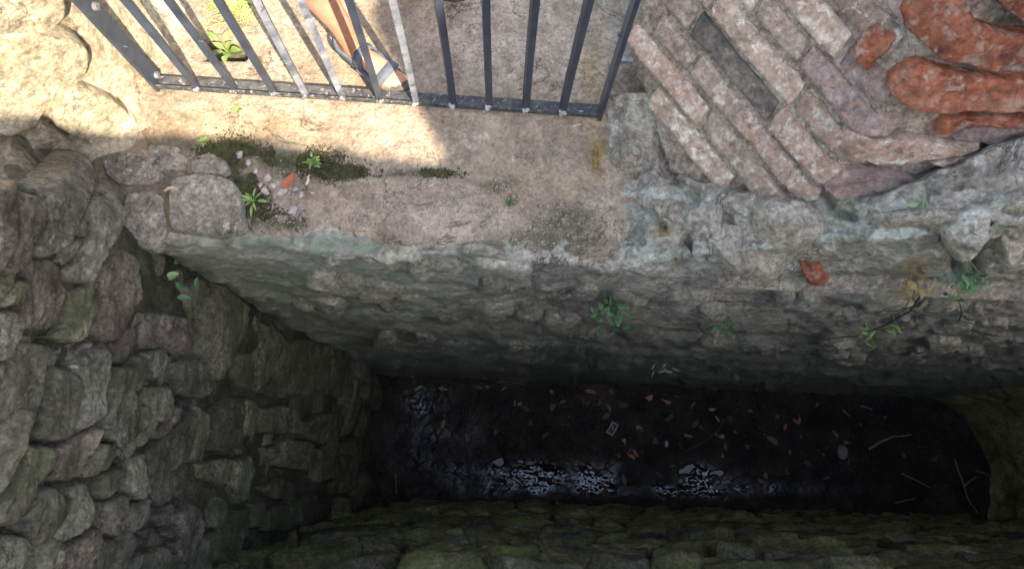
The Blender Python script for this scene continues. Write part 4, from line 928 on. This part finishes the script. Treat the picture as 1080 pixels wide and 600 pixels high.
for A, hipside, l_ in ((RA, -1, lR), (LA, 1, lL)):
    hip = pel + lat * 0.09 * hipside
    kn = (A + lean * 0.37) if hipside < 0 else A + (hip - A) * 0.47 + fm * 0.03
    sh = A + (kn - A) * 0.55 - fm * 0.018
    C = [A - UP * 0.05, A, A + (kn - A) * 0.25, sh, A + (kn - A) * 0.8, kn, kn + (hip - kn) * 0.3, kn + (hip - kn) * 0.7, hip]
    loft(bm_, C, [.033, .033, .038, .054, .053, .055, .065, .080, .088], [.036, .036, .042, .058, .056, .058, .068, .084, .09], l_)
ch = pel + UP * 0.42 - fm * 0.01; nk = pel + UP * 0.60
loft(bm_, [pel - UP * 0.03, pel + UP * 0.12, pel + UP * 0.26, ch, pel + UP * 0.52], [.155, .145, .145, .165, .12], [.11, .10, .10, .115, .08], lat)
loft(bm_, [nk - UP * 0.1, nk, nk + UP * 0.05 + fm * 0.01], [.058, .052, .05], [.058, .052, .05], lat)
hd = nk + UP * 0.15 + fm * 0.02
loft(bm_, [hd - UP * .075 + fm * .025, hd - UP * 0.03 + fm * .008, hd + UP * .02, hd + UP * .06], [.045, .066, .073, .062], [.055, .085, .095, .075], lat)
loft(bm_, [hd + fm * .085 + UP * 0.01, hd + fm * .108 - UP * .022], [.008, .015], [.01, .012], lat, n=10)
for sd_ in (-1, 1):
    loft(bm_, [hd + lat * .075 * sd_ + UP * .015, hd + lat * .08 * sd_ - UP * .025], [.008, .007], [.018, .014], lat, n=10)
    sh = pel + UP * 0.50 + lat * 0.17 * sd_; el = sh - UP * 0.30 + lat * 0.05 * sd_ - fm * 0.02; wr = el - UP * 0.24 + fm * 0.06
    loft(bm_, [sh - lat * .03 * sd_, sh, (sh + el) / 2, el, el + (wr - el) * .3, wr], [.045, .05, .042, .036, .04, .025], [.045, .052, .044, .036, .04, .03], fm)
    loft(bm_, [wr, wr - UP * .05 + fm * .005, wr - UP * .09 + fm * .01], [.014, .015, .012], [.028, .04, .037], lat)
    for q, (w0, ln_) in enumerate(((.028, .068), (.010, .078), (-.009, .072), (-.027, .056))):
        b0 = wr - UP * .085 + fm * (.01 + w0); loft(bm_, [b0, b0 - UP * ln_ * .5 + fm * .004, b0 - UP * ln_ - lat * sd_ * .012 + fm * .004], [.009, .0085, .0075], [.009, .0085, .0075], lat, n=10)
    b0 = wr - UP * .03 + fm * .03; loft(bm_, [b0, b0 - UP * .03 + fm * .02, b0 - UP * .06 + fm * .026], [.011, .0105, .009], [.011, .0105, .009], lat, n=10)
person = empty('person', tuple((RH + LH) / 2 * np.array([1, 1, 0])))
tag(person, 'person beyond the gate with bare leg and foot in a grey strapped sandal', 'person')
remeshed(bm_, 'body', MAT['skin'], person, 0.0045, 3)
def sandal(heel, f, side):
    l = np.cross(UP, f) * side; P = lambda u, w_, z: heel + f * u + l * w_ + UP * z
    out = [(-.008, 0), (-.004, .022), (.02, .034), (.07, .037), (.12, .038), (.17, .046), (.21, .052), (.25, .05), (.278, .036), (.285, .02), (.276, 0), (.262, -.02), (.24, -.038), (.21, -.048), (.17, -.048), (.12, -.041), (.07, -.038), (.02, -.034), (-.004, -.022)]
    d = np.array(out + out[:1]); t = np.linspace(0, len(out), 76, endpoint=False); O = np.stack([np.interp(t, range(len(d)), d[:, k]) for k in (0, 1)], 1)
    m = MB(); V = []
    for z, sc in ((.002, .985), (.005, 1.0), (.014, 1.0), (.016, .985), (.018, 1.0), (.030, 1.012), (.033, .99)):
        V += [P(.135 + (u - .135) * sc, w_ * sc, z) for u, w_ in O]
    n = len(O); m.add(V, [(i * n + k, i * n + (k + 1) % n, (i + 1) * n + (k + 1) % n, (i + 1) * n + k) for i in range(6) for k in range(n)] + [tuple(range(n))[::-1], tuple(range(6 * n, 7 * n))])
    so = m.build('sandal', MAT['sole'], person, smooth=False)
    sec = np.array(SEC)
    def band(name, path, width, th=0.004):
        """path: list of (u, lateral, z) centre points and local outward normals"""
        m = MB(); pts = np.array([P(*p) for p in path]); T = np.gradient(pts, axis=0); T /= np.linalg.norm(T, axis=1, keepdims=True)
        cen = pts.mean(0) - UP * 0.02; V = []
        for p, t in zip(pts, T):
            o = p - cen; o = norm(o - t * (o @ t)); w_ = np.cross(t, o)
            for a_, b_ in ((-1, 0), (-.9, 1), (.9, 1), (1, 0), (.9, -.5), (-.9, -.5)): V.append(p + w_ * width / 2 * a_ + o * th * b_)
        n = len(pts); m.add(V, [(i * 6 + k, i * 6 + (k + 1) % 6, (i + 1) * 6 + (k + 1) % 6, (i + 1) * 6 + k) for i in range(n - 1) for k in range(6)] + [(5, 4, 3, 2, 1, 0), tuple(range((n - 1) * 6, n * 6))])
        m.build(name, MAT['strap'], so, smooth=True)
    def arc(u, du, grow=.0065):
        hw, h, c = [np.interp(u, sec[:, 0], sec[:, k]) for k in (1, 2, 3)]
        th = np.linspace(-0.25, math.pi + 0.25, 25)
        return [(u + du * math.sin(max(0, min(math.pi, a))), c + (hw + grow) * math.cos(a), max(.02, .026 + h * .5 + (h * .52 + grow) * math.sin(a))) for a in th]
    band('strap', arc(.198, .012), .034); band('strap', arc(.118, -.014), .036)
    th = np.linspace(-math.pi / 2, math.pi / 2, 21)
    band('strap', [(.045 - .058 * math.cos(a) + (.06 if abs(a) > 1.4 else 0), .040 * math.sin(a), .062 + .02 * math.cos(a)) for a in th], .024)
    for sgn in (-1, 1):
        band('strap', [(u, sgn * (np.interp(u, sec[:, 0], sec[:, 1]) + .007) , .036 + .012 * math.sin((u - .1) / .1 * math.pi)) for u in np.linspace(.10, .20, 9)], .02)
sandal(RH, f1, +1); sandal(LH, f2, -1)
# clothes and hair
m = MB()
for A, hs in ((RA, -1), (LA, 1)):
    hip = pel + lat * 0.09 * hs; kn = (A + lean * 0.37) if hs < 0 else A + (hip - A) * 0.47 + fm * 0.03
    loft(m, [kn + (hip - kn) * .18, kn + (hip - kn) * .6, hip], [.088, .1, .108], [.092, .105, .11], lat)
loft(m, [pel - UP * 0.04, pel + UP * .05, pel + UP * 0.14], [.175, .168, .16], [.128, .122, .115], lat)
remeshed(m, 'shorts', MAT['cloth_dark'], person, 0.012, 4)
m = MB(); loft(m, [pel + UP * .08, pel + UP * 0.26, ch, pel + UP * 0.53], [.172, .162, .182, .135], [.128, .118, .13, .092], lat)
for sd_ in (-1, 1):
    sh = pel + UP * 0.50 + lat * 0.17 * sd_; el = sh - UP * 0.30 + lat * 0.05 * sd_ - fm * 0.02
    loft(m, [sh - lat * .05 * sd_, sh, sh + (el - sh) * .6], [.058, .064, .06], [.058, .066, .062], fm)
remeshed(m, 'shirt', MAT['cloth_light'], person, 0.012, 4)
m = MB(); loft(m, [hd - fm * .03 - UP * .02, hd - fm * .022 + UP * .03, hd - fm * .004 + UP * .072], [.078, .084, .07], [.085, .095, .085], lat); remeshed(m, 'hair', MAT['hair'], person, 0.008, 3)
for sd_ in (-1, 1):
    m = MB(); c = hd + fm * .084 + lat * .03 * sd_ + UP * .018; loft(m, [c - lat * .008, c + lat * .008], [.006, .006], [.009, .009], UP, n=10); m.build('eye', MAT['bolt'], person, smooth=True)
m = MB(); c = hd + fm * .082 - UP * .055; loft(m, [c - lat * .02, c, c + lat * .02], [.004, .007, .004], [.005, .008, .005], UP, n=10); m.build('mouth', MAT['fallen_red'], person, smooth=True)

# ------------------------------------------------------------------ plants
def blade(m, base, d, up, L, w, bend=0.3, fold=0.25, seg=5, tip=1.0):
    """one leaf: pointed oval with a folded midrib"""
    d = norm(d); up = np.asarray(up, float); up = norm(up - d * (up @ d)); s_ = np.cross(d, up); V = []
    for i in range(seg + 1):
        t = i / seg; ww = w * (math.sin(math.pi * (0.06 + 0.94 * t ** 0.85)) ** 0.8) if i < seg else 0.0002
        c = np.asarray(base) + d * L * t - up * bend * L * t * t
        V += [c - s_ * ww / 2 + up * fold * ww, c, c + s_ * ww / 2 + up * fold * ww]
    F = []
    for i in range(seg):
        F += [(i * 3, i * 3 + 1, i * 3 + 4, i * 3 + 3), (i * 3 + 1, i * 3 + 2, i * 3 + 5, i * 3 + 4)]
    m.add(V, F)
def ledge_pt(px, py):
    p = unp(float(px), float(py), 0.0); p[2] += float(ledge_z(p)); return p
def wall_pt(px, py, out=0.02):
    p = sback(np.array([float(px)]), np.array([float(py)]))[0]; return p
def rosette(name, label, base, n, L, w, mat, up=(0, 0, 1), el=(15, 60), group=None, stem=True, seed=0, cat='plant', sag=0.35, petiole=0.35, spread=None):
    r = np.random.default_rng(seed); e = empty(name, tuple(base)); tag(e, label, cat, group)
    up = norm(up); a = norm(np.cross(up, [0.3, 0.9, 0.2])); b = np.cross(up, a)
    st = MB()
    for i in range(n):
        th = 2 * math.pi * (i * 0.381966 + r.uniform(-.05, .05)); e_ = math.radians(r.uniform(*el)); d = (a * math.cos(th) + b * math.sin(th)) * math.cos(e_) + up * math.sin(e_)
        if spread is not None: d = norm(d + np.asarray(spread) * r.uniform(0.2, 1.0))
        l_ = L * r.uniform(0.65, 1.1); b0 = np.asarray(base) + up * 0.004; b1 = b0 + d * l_ * petiole * r.uniform(.5, 1.4)
        st.tube([b0, b1], [0.0016, 0.001], 5)
        m = MB(); blade(m, b1, d - up * 0.2, up, l_, w * r.uniform(.8, 1.15), bend=sag); m.build('leaf', mat, e, smooth=True)
    if stem: st.build('stem', mat, e)
    return e
rosette('weed', 'bright green weed with long narrow leaves in the moss on the ledge', ledge_pt(268, 213), 9, 0.042, 0.010, MAT['leaf'], el=(10, 50), seed=1)
rosette('weed', 'bushy small weed right of the rusty fallen leaf on the ledge', ledge_pt(331, 173), 22, 0.017, 0.009, MAT['leaf'], el=(5, 75), seed=2, petiole=1.0)
rosette('weed', 'tiny green seedling on the shadow edge above the square lichen block', ledge_pt(217, 150), 9, 0.018, 0.008, MAT['leaf'], el=(15, 70), seed=3)
rosette('weed', 'tiny sunlit seedling just below the gate rail', ledge_pt(252, 118), 6, 0.02, 0.008, MAT['leaf'], el=(10, 50), seed=4)
rosette('weed', 'broad leaved yellow green weed in the darkened shade square behind the bars', ledge_pt(238, 52) - UP * 0.03, 8, 0.042, 0.026, MAT['leaf'], el=(35, 75), seed=5, petiole=0.9)
rosette('weed', 'small moss green tuft in the middle of the shaded ledge', ledge_pt(538, 214), 9, 0.014, 0.008, MAT['leaf_dark'], el=(15, 80), seed=6)
# grass beyond the gate
g_ = empty('grass_clump', tuple(ledge_pt(250, 8))); tag(g_, 'sunlit clump of pale grass beyond the gate bars', 'grass'); m = MB(); r = np.random.default_rng(9)
for i in range(150):
    b0 = ledge_pt(250 + r.normal(0, 14), 6 + r.normal(0, 10)); th = r.uniform(0, 6.28); blade(m, b0, (math.cos(th) * .8, math.sin(th) * .8, r.uniform(.3, 1.2)), UP, r.uniform(.03, .075), .004, bend=.6, seg=4)
m.build('blade', MAT['grass'], g_)['kind'] = 'stuff'
# creeper on the back wall
WN = np.array([0.0, -1.0, 0.15])
def hanging(name, label, px, py, n, L, w, mat, spx, spy, seed, cat='plant', twig=True):
    r = np.random.default_rng(seed); b = wall_pt(px, py); e = empty(name, tuple(b)); tag(e, label, cat); st = MB()
    for i in range(n):
        x = px + r.normal(0, spx); y = py + abs(r.normal(0, spy)); p = wall_pt(x, y) + norm(WN) * r.uniform(0.03, 0.07)
        d = norm([r.normal(0, .7), -0.35 + r.normal(0, .3), r.uniform(-.6, .3)]); m = MB(); blade(m, p, d, norm(WN + UP * 0.9 + r.normal(0, .25, 3)), L * r.uniform(.6, 1.15), w * r.uniform(.7, 1.15), bend=.3); m.build('leaf', mat, e, smooth=True)
        if twig and i % 3 == 0: st.tube([b + norm(WN) * 0.01, (b + p) / 2 + norm(WN) * 0.02, p], [.002, .0016, .001], 5)
    if st.v: st.build('stem', mat, e)
    return e
hanging('creeper', 'dark green leafy creeper hanging on the wall below the ledge corner', 644, 308, 44, 0.036, 0.024, MAT['leaf_dark'], 9, 13, 1)
hanging('dry_plant', 'withered yellow brown plant clinging to the rubble under the red bricks', 962, 280, 18, 0.045, 0.024, MAT['leaf_dry'], 13, 8, 2)
hanging('fern', 'small pale green fern below the withered plant', 912, 336, 12, 0.04, 0.014, MAT['leaf'], 5, 6, 3)
hanging('fern', 'tiny yellow green fern right of the pale green fern', 942, 330, 7, 0.032, 0.012, MAT['leaf'], 3, 5, 4)
hanging('weed', 'small pale green weed sprouting at the lower end of the red bricks', 974, 198, 8, 0.035, 0.02, MAT['leaf_pale'], 7, 5, 5)
hanging('fern', 'dim green fern low on the rubble wall in the middle', 768, 330, 14, 0.035, 0.013, MAT['leaf_dark'], 8, 6, 6)
hanging('fern', 'faint fern near the bottom of the back wall above the mud', 700, 378, 9, 0.06, 0.014, MAT['leaf_pale'], 6, 5, 8)
hanging('weed', 'dark green moss tuft in the rubble hollow at the right edge', 1022, 272, 18, 0.045, 0.016, MAT['leaf_dark'], 7, 9, 9)
hanging('weed', 'small yellowish sprig on the wall right of the withered plant', 1012, 300, 6, 0.04, 0.016, MAT['leaf_dry'], 8, 5, 10)
dv = empty('dry_vine', tuple(wall_pt(958, 312))); tag(dv, 'thin dark trailing stems spreading below the withered plant', 'plant')
for pth in ([(962, 290), (958, 313), (942, 324), (924, 334), (900, 342), (872, 346)], [(958, 313), (985, 320), (1012, 326), (1040, 332), (1060, 336)], [(1010, 326), (1012, 312), (1008, 300)], [(958, 313), (968, 296), (974, 286)]):
    m = MB(); pts = np.array([wall_pt(*q) + norm(WN) * 0.055 for q in pth]); tt = np.linspace(0, len(pts) - 1, 24); pts = np.stack([np.interp(tt, range(len(pts)), pts[:, k]) for k in range(3)], 1)
    m.tube(pts + 0.006 * np.stack([fbm(pts, 20, 2, seed=k) for k in range(3)], -1), np.linspace(.0035, .0018, 24), 6); m.build('stem', MAT['twig_dark'], dv, smooth=True)
# weed in the corner of left wall and back wall
cw = empty('corner_weed', (-1.08, 0.56, -0.4)); tag(cw, 'dark leafy weed with one broad pale leaf in the pit corner below the ledge', 'plant'); r = np.random.default_rng(12)
for i in range(26):
    x = r.normal(172, 14); y = r.normal(300, 12); m = MB(); p = unp(x, y, -0.28 + r.uniform(-.1, .08)); blade(m, p, norm(r.normal(0, 1, 3) * [1, 1, .4]), UP, r.uniform(.03, .06), .022, bend=.4); m.build('leaf', MAT['leaf_dark'], cw, smooth=True)
m = MB(); blade(m, unp(176.0, 294.0, -0.2), (0.8, 0.5, 0.1), UP, .045, .03, bend=.2); m.build('leaf', MAT['leaf_pale'], cw, smooth=True)
m = MB(); m.tube([unp(172.0, 300.0, -0.45), unp(176.0, 294.0, -0.2)], [.004, .002], 6); m.build('stem', MAT['leaf_dark'], cw)

# ------------------------------------------------------------------ moss and gravel on the ledge (uncountable)
def scatter(name, label, cat, mat, n, blobl, rmin, rmax, flat, seed, dens=None, lift=0.0):
    r = np.random.default_rng(seed); V = []; F = []
    ar = np.array([b[2] * b[3] for b in blobl], float); k = r.choice(len(blobl), n, p=ar / ar.sum())
    a = r.normal(0, 0.55, (n, 2)); px = np.array([blobl[i][0] for i in k]) + a[:, 0] * [blobl[i][2] for i in k]; py = np.array([blobl[i][1] for i in k]) + a[:, 1] * [blobl[i][3] for i in k]
    ok = py < np.interp(px, *zip(*EDGE)) - 3
    px, py = px[ok], py[ok]; n = len(px)
    P = unp(px, py, 0.0); P[:, 2] += ledge_z(P) - 0.016 * blobs(px, py, [(255, 180, 28, 28), (270, 215, 22, 22), (330, 178, 50, 14)]) + lift
    keep = fbm(P * [1, 1, 0], 9, 3, seed=seed) > (-1 if dens is None else dens); P = P[keep]; n = len(P)
    rad = r.uniform(rmin, rmax, n) * r.uniform(.5, 1, n)
    oc = np.array([[1, 0, 0], [0, 1, 0], [-1, 0, 0], [0, -1, 0], [0, 0, 1], [0, 0, -1]], float)
    jit = 1 + r.uniform(-.35, .35, (n, 6, 3)); th = r.uniform(0, 6.28, n); V = oc[None] * jit * rad[:, None, None] * np.array([1, 1, flat])
    c, s_ = np.cos(th)[:, None], np.sin(th)[:, None]; V = np.stack([V[..., 0] * c - V[..., 1] * s_, V[..., 0] * s_ + V[..., 1] * c, V[..., 2]], -1) + P[:, None]
    tri = np.array([(0, 1, 4), (1, 2, 4), (2, 3, 4), (3, 0, 4), (1, 0, 5), (2, 1, 5), (3, 2, 5), (0, 3, 5)]); F = (tri[None] + (np.arange(n) * 6)[:, None, None]).reshape(-1, 3)
    o = mesh_obj(name, V.reshape(-1, 3), F, mat, smooth=False); tag(o, label, cat, kind='stuff'); return o
scatter('moss', 'dark olive moss patches in the soil trough and cracks of the ledge', 'moss', MAT['moss'], 22000, [(248, 182, 20, 30), (264, 224, 17, 22), (308, 168, 38, 11), (360, 181, 24, 7), (300, 232, 18, 7), (440, 183, 40, 4), (238, 158, 26, 8)], .002, .0055, .9, 3, dens=-0.25)
scatter('gravel', 'fine pinkish gravel strewn over the ledge and paving', 'gravel', MAT['gravel'], 5200, [(450, 215, 110, 40), (560, 215, 80, 50), (300, 185, 34, 16), (300, 225, 50, 20), (480, 60, 110, 50), (570, 50, 60, 60)], .0015, .006, .6, 5)
for i, (x, y, rr) in enumerate([(253, 163, 6), (262, 172, 4), (283, 188, 6), (288, 197, 5), (280, 202, 5), (296, 203, 5), (309, 222, 7), (270, 182, 4), (302, 201, 4), (275, 195, 4), (312, 200, 4), (318, 206, 4)]):
    c = ledge_pt(x, y); r = np.random.default_rng(i); th = np.linspace(0, math.pi, 7); V = []
    for a in th:
        for f in np.linspace(0, 2 * math.pi, 10, endpoint=False): V.append([math.sin(a) * math.cos(f), math.sin(a) * math.sin(f), math.cos(a) * .45])
    V = np.array(V); V *= (rr / 400.0) * (1 + .7 * fbm(V + i * 3, 1.5, 2))[:, None]
    o = mesh_obj('pebble', V + c + [0, 0, 0.002], gridfaces(7, 10)[:, ::-1].tolist() + [(a * 10 + 9, a * 10, a * 10 + 10, a * 10 + 19) for a in range(6)], MAT['pebble'])
    tag(o, 'small pale pebble in the mossy trough on the ledge', 'pebble', 'pebbles in the mossy trough')

# ------------------------------------------------------------------ fallen leaves
def leafmesh(name, mat, seed, curl=0.5):
    r = np.random.default_rng(seed); m = MB(); blade(m, (-0.5, 0, 0), (1, 0, 0), (0, 0, 1), 1.0, r.uniform(.38, .55), bend=r.uniform(-curl, curl), fold=r.uniform(.05, .3), seg=7)
    V = np.array(m.v); V[:, 2] += 0.12 * fbm(V, 3, 2, seed=seed); V[:, 1] += 0.16 * np.sin(V[:, 0] * 3 + seed) + 0.14 * fbm(V, 5, 2, seed=seed + 4); V[:, 0] += 0.10 * fbm(V, 4, 2, seed=seed + 9)
    o = mesh_obj(name, V, m.f, mat, origin=(0, 0, 0)); me = o.data; bpy.data.objects.remove(o); return me
LM = {k: [leafmesh('fallen_leaf', MAT[k], i * 3 + len(k)) for i in range(9)] for k in ('fallen', 'fallen_brown', 'fallen_tan', 'fallen_red', 'leaf_pale')}
def place_leaf(p, L, mk, label, group=None, rot=None, seed=0, tilt=0.25):
    r = np.random.default_rng(seed + 500); o = bpy.data.objects.new('fallen_leaf', LM[mk][(seed * 7) % 9]); COL.objects.link(o); o.location = p; o.scale = (L, L * r.uniform(.7, 1.15), L)
    o.rotation_euler = (r.normal(0, tilt), r.normal(0, tilt), r.uniform(0, 6.28) if rot is None else rot); tag(o, label, 'leaf', group); return o
lift = np.array([0, 0, 0.008])
place_leaf(ledge_pt(307, 192) + lift, 0.062, 'fallen_red', 'rusty red curled leaf on the mossy ledge', rot=0.25, seed=1, tilt=.1)
place_leaf(ledge_pt(326, 191) + lift, 0.036, 'fallen_tan', 'small tan leaf beside the rusty red leaf on the ledge', rot=1.0, seed=2, tilt=.1)
place_leaf(ledge_pt(183, 202) + lift * 4, 0.038, 'fallen_tan', 'peach tan leaf on the left corner of the square lichen block', rot=0.2, seed=3, tilt=.1)
place_leaf(ledge_pt(2, 205) + np.array([0.0, -0.2, 0.35]), 0.04, 'fallen_tan', 'tan leaf caught between stones at the left edge', rot=0.9, seed=4, tilt=.2) if False else None
ORANGE = [(622, 413), (683, 419), (702, 423), (714, 419), (729, 427), (750, 431), (754, 442), (788, 434), (818, 437), (827, 451), (673, 450), (657, 466), (664, 473), (669, 477), (665, 482), (725, 459), (757, 460), (761, 478), (658, 506), (801, 506), (807, 500), (829, 498), (806, 518),
          (531, 411), (542, 425), (548, 425), (584, 414), (593, 424), (584, 429), (842, 442), (512, 408), (468, 447), (839, 444), (878, 458), (834, 476), (861, 428), (891, 436), (867, 479), (892, 467), (893, 486)]
BROWN = [(631, 424), (620, 427), (732, 445), (615, 425), (485, 460), (492, 462), (771, 442), (650, 480), (717, 471), (765, 471), (636, 517), (694, 501), (712, 491), (766, 526), (655, 426), (637, 439), (740, 451), (506, 408), (525, 455), (552, 431), (844, 462), (906, 449), (983, 484), (469, 438), (560, 445), (600, 440), (575, 460), (640, 430), (705, 440), (775, 455), (790, 470), (850, 490), (930, 440), (950, 478), (690, 468), (540, 470), (812, 465), (870, 505), (780, 425), (648, 415)]
mud_h = lambda px, py: unp(float(px), float(py), ZF + 0.03)
def mudpoint(px, py):
    p = unp(float(px), float(py), ZF); i = int(round((p[0] - MGX[0]) / 0.0075)); j = int(round((p[1] - MGY[0]) / 0.0075))
    p[2] = max(ZF + 0.004, float(MUDZ[i - 2:i + 3, j - 2:j + 3].max())) + 0.002; return p
for i, (x, y) in enumerate(ORANGE): place_leaf(mudpoint(x, y), random.uniform(.055, .105), 'fallen', 'small orange dry leaf lying on the dark mud of the pit floor', 'orange leaves on the pit floor', seed=i)
for i, (x, y) in enumerate(BROWN): place_leaf(mudpoint(x, y), random.uniform(.04, .12), 'fallen_brown', 'dull brown rotting leaf lying on the dark mud of the pit floor', 'brown leaves on the pit floor', seed=i + 60)
place_leaf(mudpoint(468, 409), .10, 'leaf_pale', 'pale green round leaf near the top left of the mud floor', seed=91); place_leaf(mudpoint(442, 411), .10, 'leaf_pale', 'greyish green leaf at the top left corner of the mud', seed=92)
# crumbs of rotten leaf and grit all over the mud (uncountable)
r = np.random.default_rng(77); n = 5200; cx = r.uniform(395, 1040, n); cy = r.uniform(400, 545, n)
keepn = fbm(np.stack([cx, cy * 2, cx * 0], -1), 0.02, 3, seed=3) + 0.35 * (1 - np.abs(cy - 440) / 70) > 0.12; cx, cy = cx[keepn], cy[keepn]; n = len(cx)
Pm = np.array([mudpoint(a, b) for a, b in zip(cx, cy)]); rad = r.uniform(.004, .02, n) * r.uniform(.4, 1, n); th = r.uniform(0, 6.28, n)
oc = np.array([[1, 0, 0], [0, .5, 0], [-1, 0, 0], [0, -.5, 0], [0, 0, .35], [0, 0, -.35]]); V = oc[None] * (1 + r.uniform(-.5, .5, (n, 6, 3))) * rad[:, None, None]
c_, s_ = np.cos(th)[:, None], np.sin(th)[:, None]; V = np.stack([V[..., 0] * c_ - V[..., 1] * s_, V[..., 0] * s_ + V[..., 1] * c_, V[..., 2]], -1) + Pm[:, None]
tri = np.array([(0, 1, 4), (1, 2, 4), (2, 3, 4), (3, 0, 4), (1, 0, 5), (2, 1, 5), (3, 2, 5), (0, 3, 5)])
tag(mesh_obj('leaf_litter', V.reshape(-1, 3), (tri[None] + (np.arange(n) * 6)[:, None, None]).reshape(-1, 3), MAT['crumb'], smooth=False), 'dark brown crumbs of rotten leaves strewn over the pit mud', 'litter', kind='stuff')
# sticks
STK = [([(914, 474), (926, 466), (938, 461), (958, 458)], .014, 'twig', 'pale forked stick on the mud at the right end of the pit'), ([(948, 498), (962, 505), (977, 513)], .009, 'twig', 'straight thin stick below the pale forked stick'),
       ([(1004, 484), (1010, 502), (1016, 520), (1029, 541)], .009, 'twig', 'long bent twig beside the right end wall of the pit'), ([(1014, 511), (1020, 506), (1027, 502)], .01, 'twig', 'short twig crossing toward the right end wall'),
       ([(941, 530), (952, 527), (963, 525)], .008, 'twig', 'short twig near the mossy wall at lower right'), ([(722, 476), (745, 463), (756, 454), (766, 437)], .012, 'twig_dark', 'long dark curved branch among the leaves in the pit'),
       ([(796, 452), (806, 448), (816, 440)], .014, 'twig_dark', 'short dark branch right of the long curved branch'), ([(602, 466), (618, 471), (636, 477)], .011, 'twig_dark', 'dark stick left of the orange leaf cluster'),
       ([(417, 498), (419, 521)], .007, 'twig', 'thin pale twig at the left end of the mud'), ([(522, 404), (538, 404), (553, 405)], .008, 'fallen_brown', 'reddish twig along the top edge of the mud'),
       ([(905, 428), (916, 432)], .012, 'twig', 'short pale stick under the back wall at right'), ([(1026, 495), (1040, 500)], .008, 'twig', 'tiny twig touching the right end wall')]
for pth, rd, mk, lb in STK:
    pts = np.array([mudpoint(*q) for q in pth]); tt = np.linspace(0, len(pts) - 1, 14); pts = np.stack([np.interp(tt, range(len(pts)), pts[:, k]) for k in range(3)], 1)
    pts = pts + 0.012 * np.stack([fbm(pts, 6, 2, seed=k + 1) for k in range(3)], -1) + np.array([0, 0, rd]); m = MB(); m.tube(pts, np.linspace(rd, rd * .5, 14), 7); m_ = m.build('stick', MAT[mk], smooth=True); tag(m_, lb, 'stick')
# litter: small white printed card, pinkish lump
c = mudpoint(645, 452) + np.array([0, 0, 0.02]); a = math.radians(62); rot = np.array([[math.cos(a), -math.sin(a), 0], [math.sin(a), math.cos(a), 0], [0, 0, 1]])
m = MB(); m.box(c, (.115, .068, .012), rot); cd = m.build('litter_card', MAT['card']); tag(cd, 'small white rectangular packet with dark print on the mud', 'litter')
m = MB(); m.box(c + [0, 0, .0075], (.09, .045, .002), rot); m.build('print', MAT['card_print'], cd); m = MB(); m.box(c + rot @ [0.005, 0, .0095], (.04, .010, .0015), rot @ np.array([[.8, -.6, 0], [.6, .8, 0], [0, 0, 1]])); m.build('print_mark', MAT['card'], cd)
c = mudpoint(886, 477); th = np.linspace(0, math.pi, 9); V = np.array([[math.sin(a) * math.cos(f), math.sin(a) * math.sin(f) * 1.2, math.cos(a) * .5] for a in th for f in np.linspace(0, 2 * math.pi, 14, endpoint=False)])
V *= .055 * (1 + .5 * fbm(V, 1.5, 3))[:, None]
tag(mesh_obj('stone_chip', V + c + [0, 0, .015], gridfaces(9, 14)[:, ::-1].tolist() + [(a * 14 + 13, a * 14, a * 14 + 14, a * 14 + 27) for a in range(8)], MAT['lump']), 'pale pinkish stone chip on the mud below the back wall', 'stone')
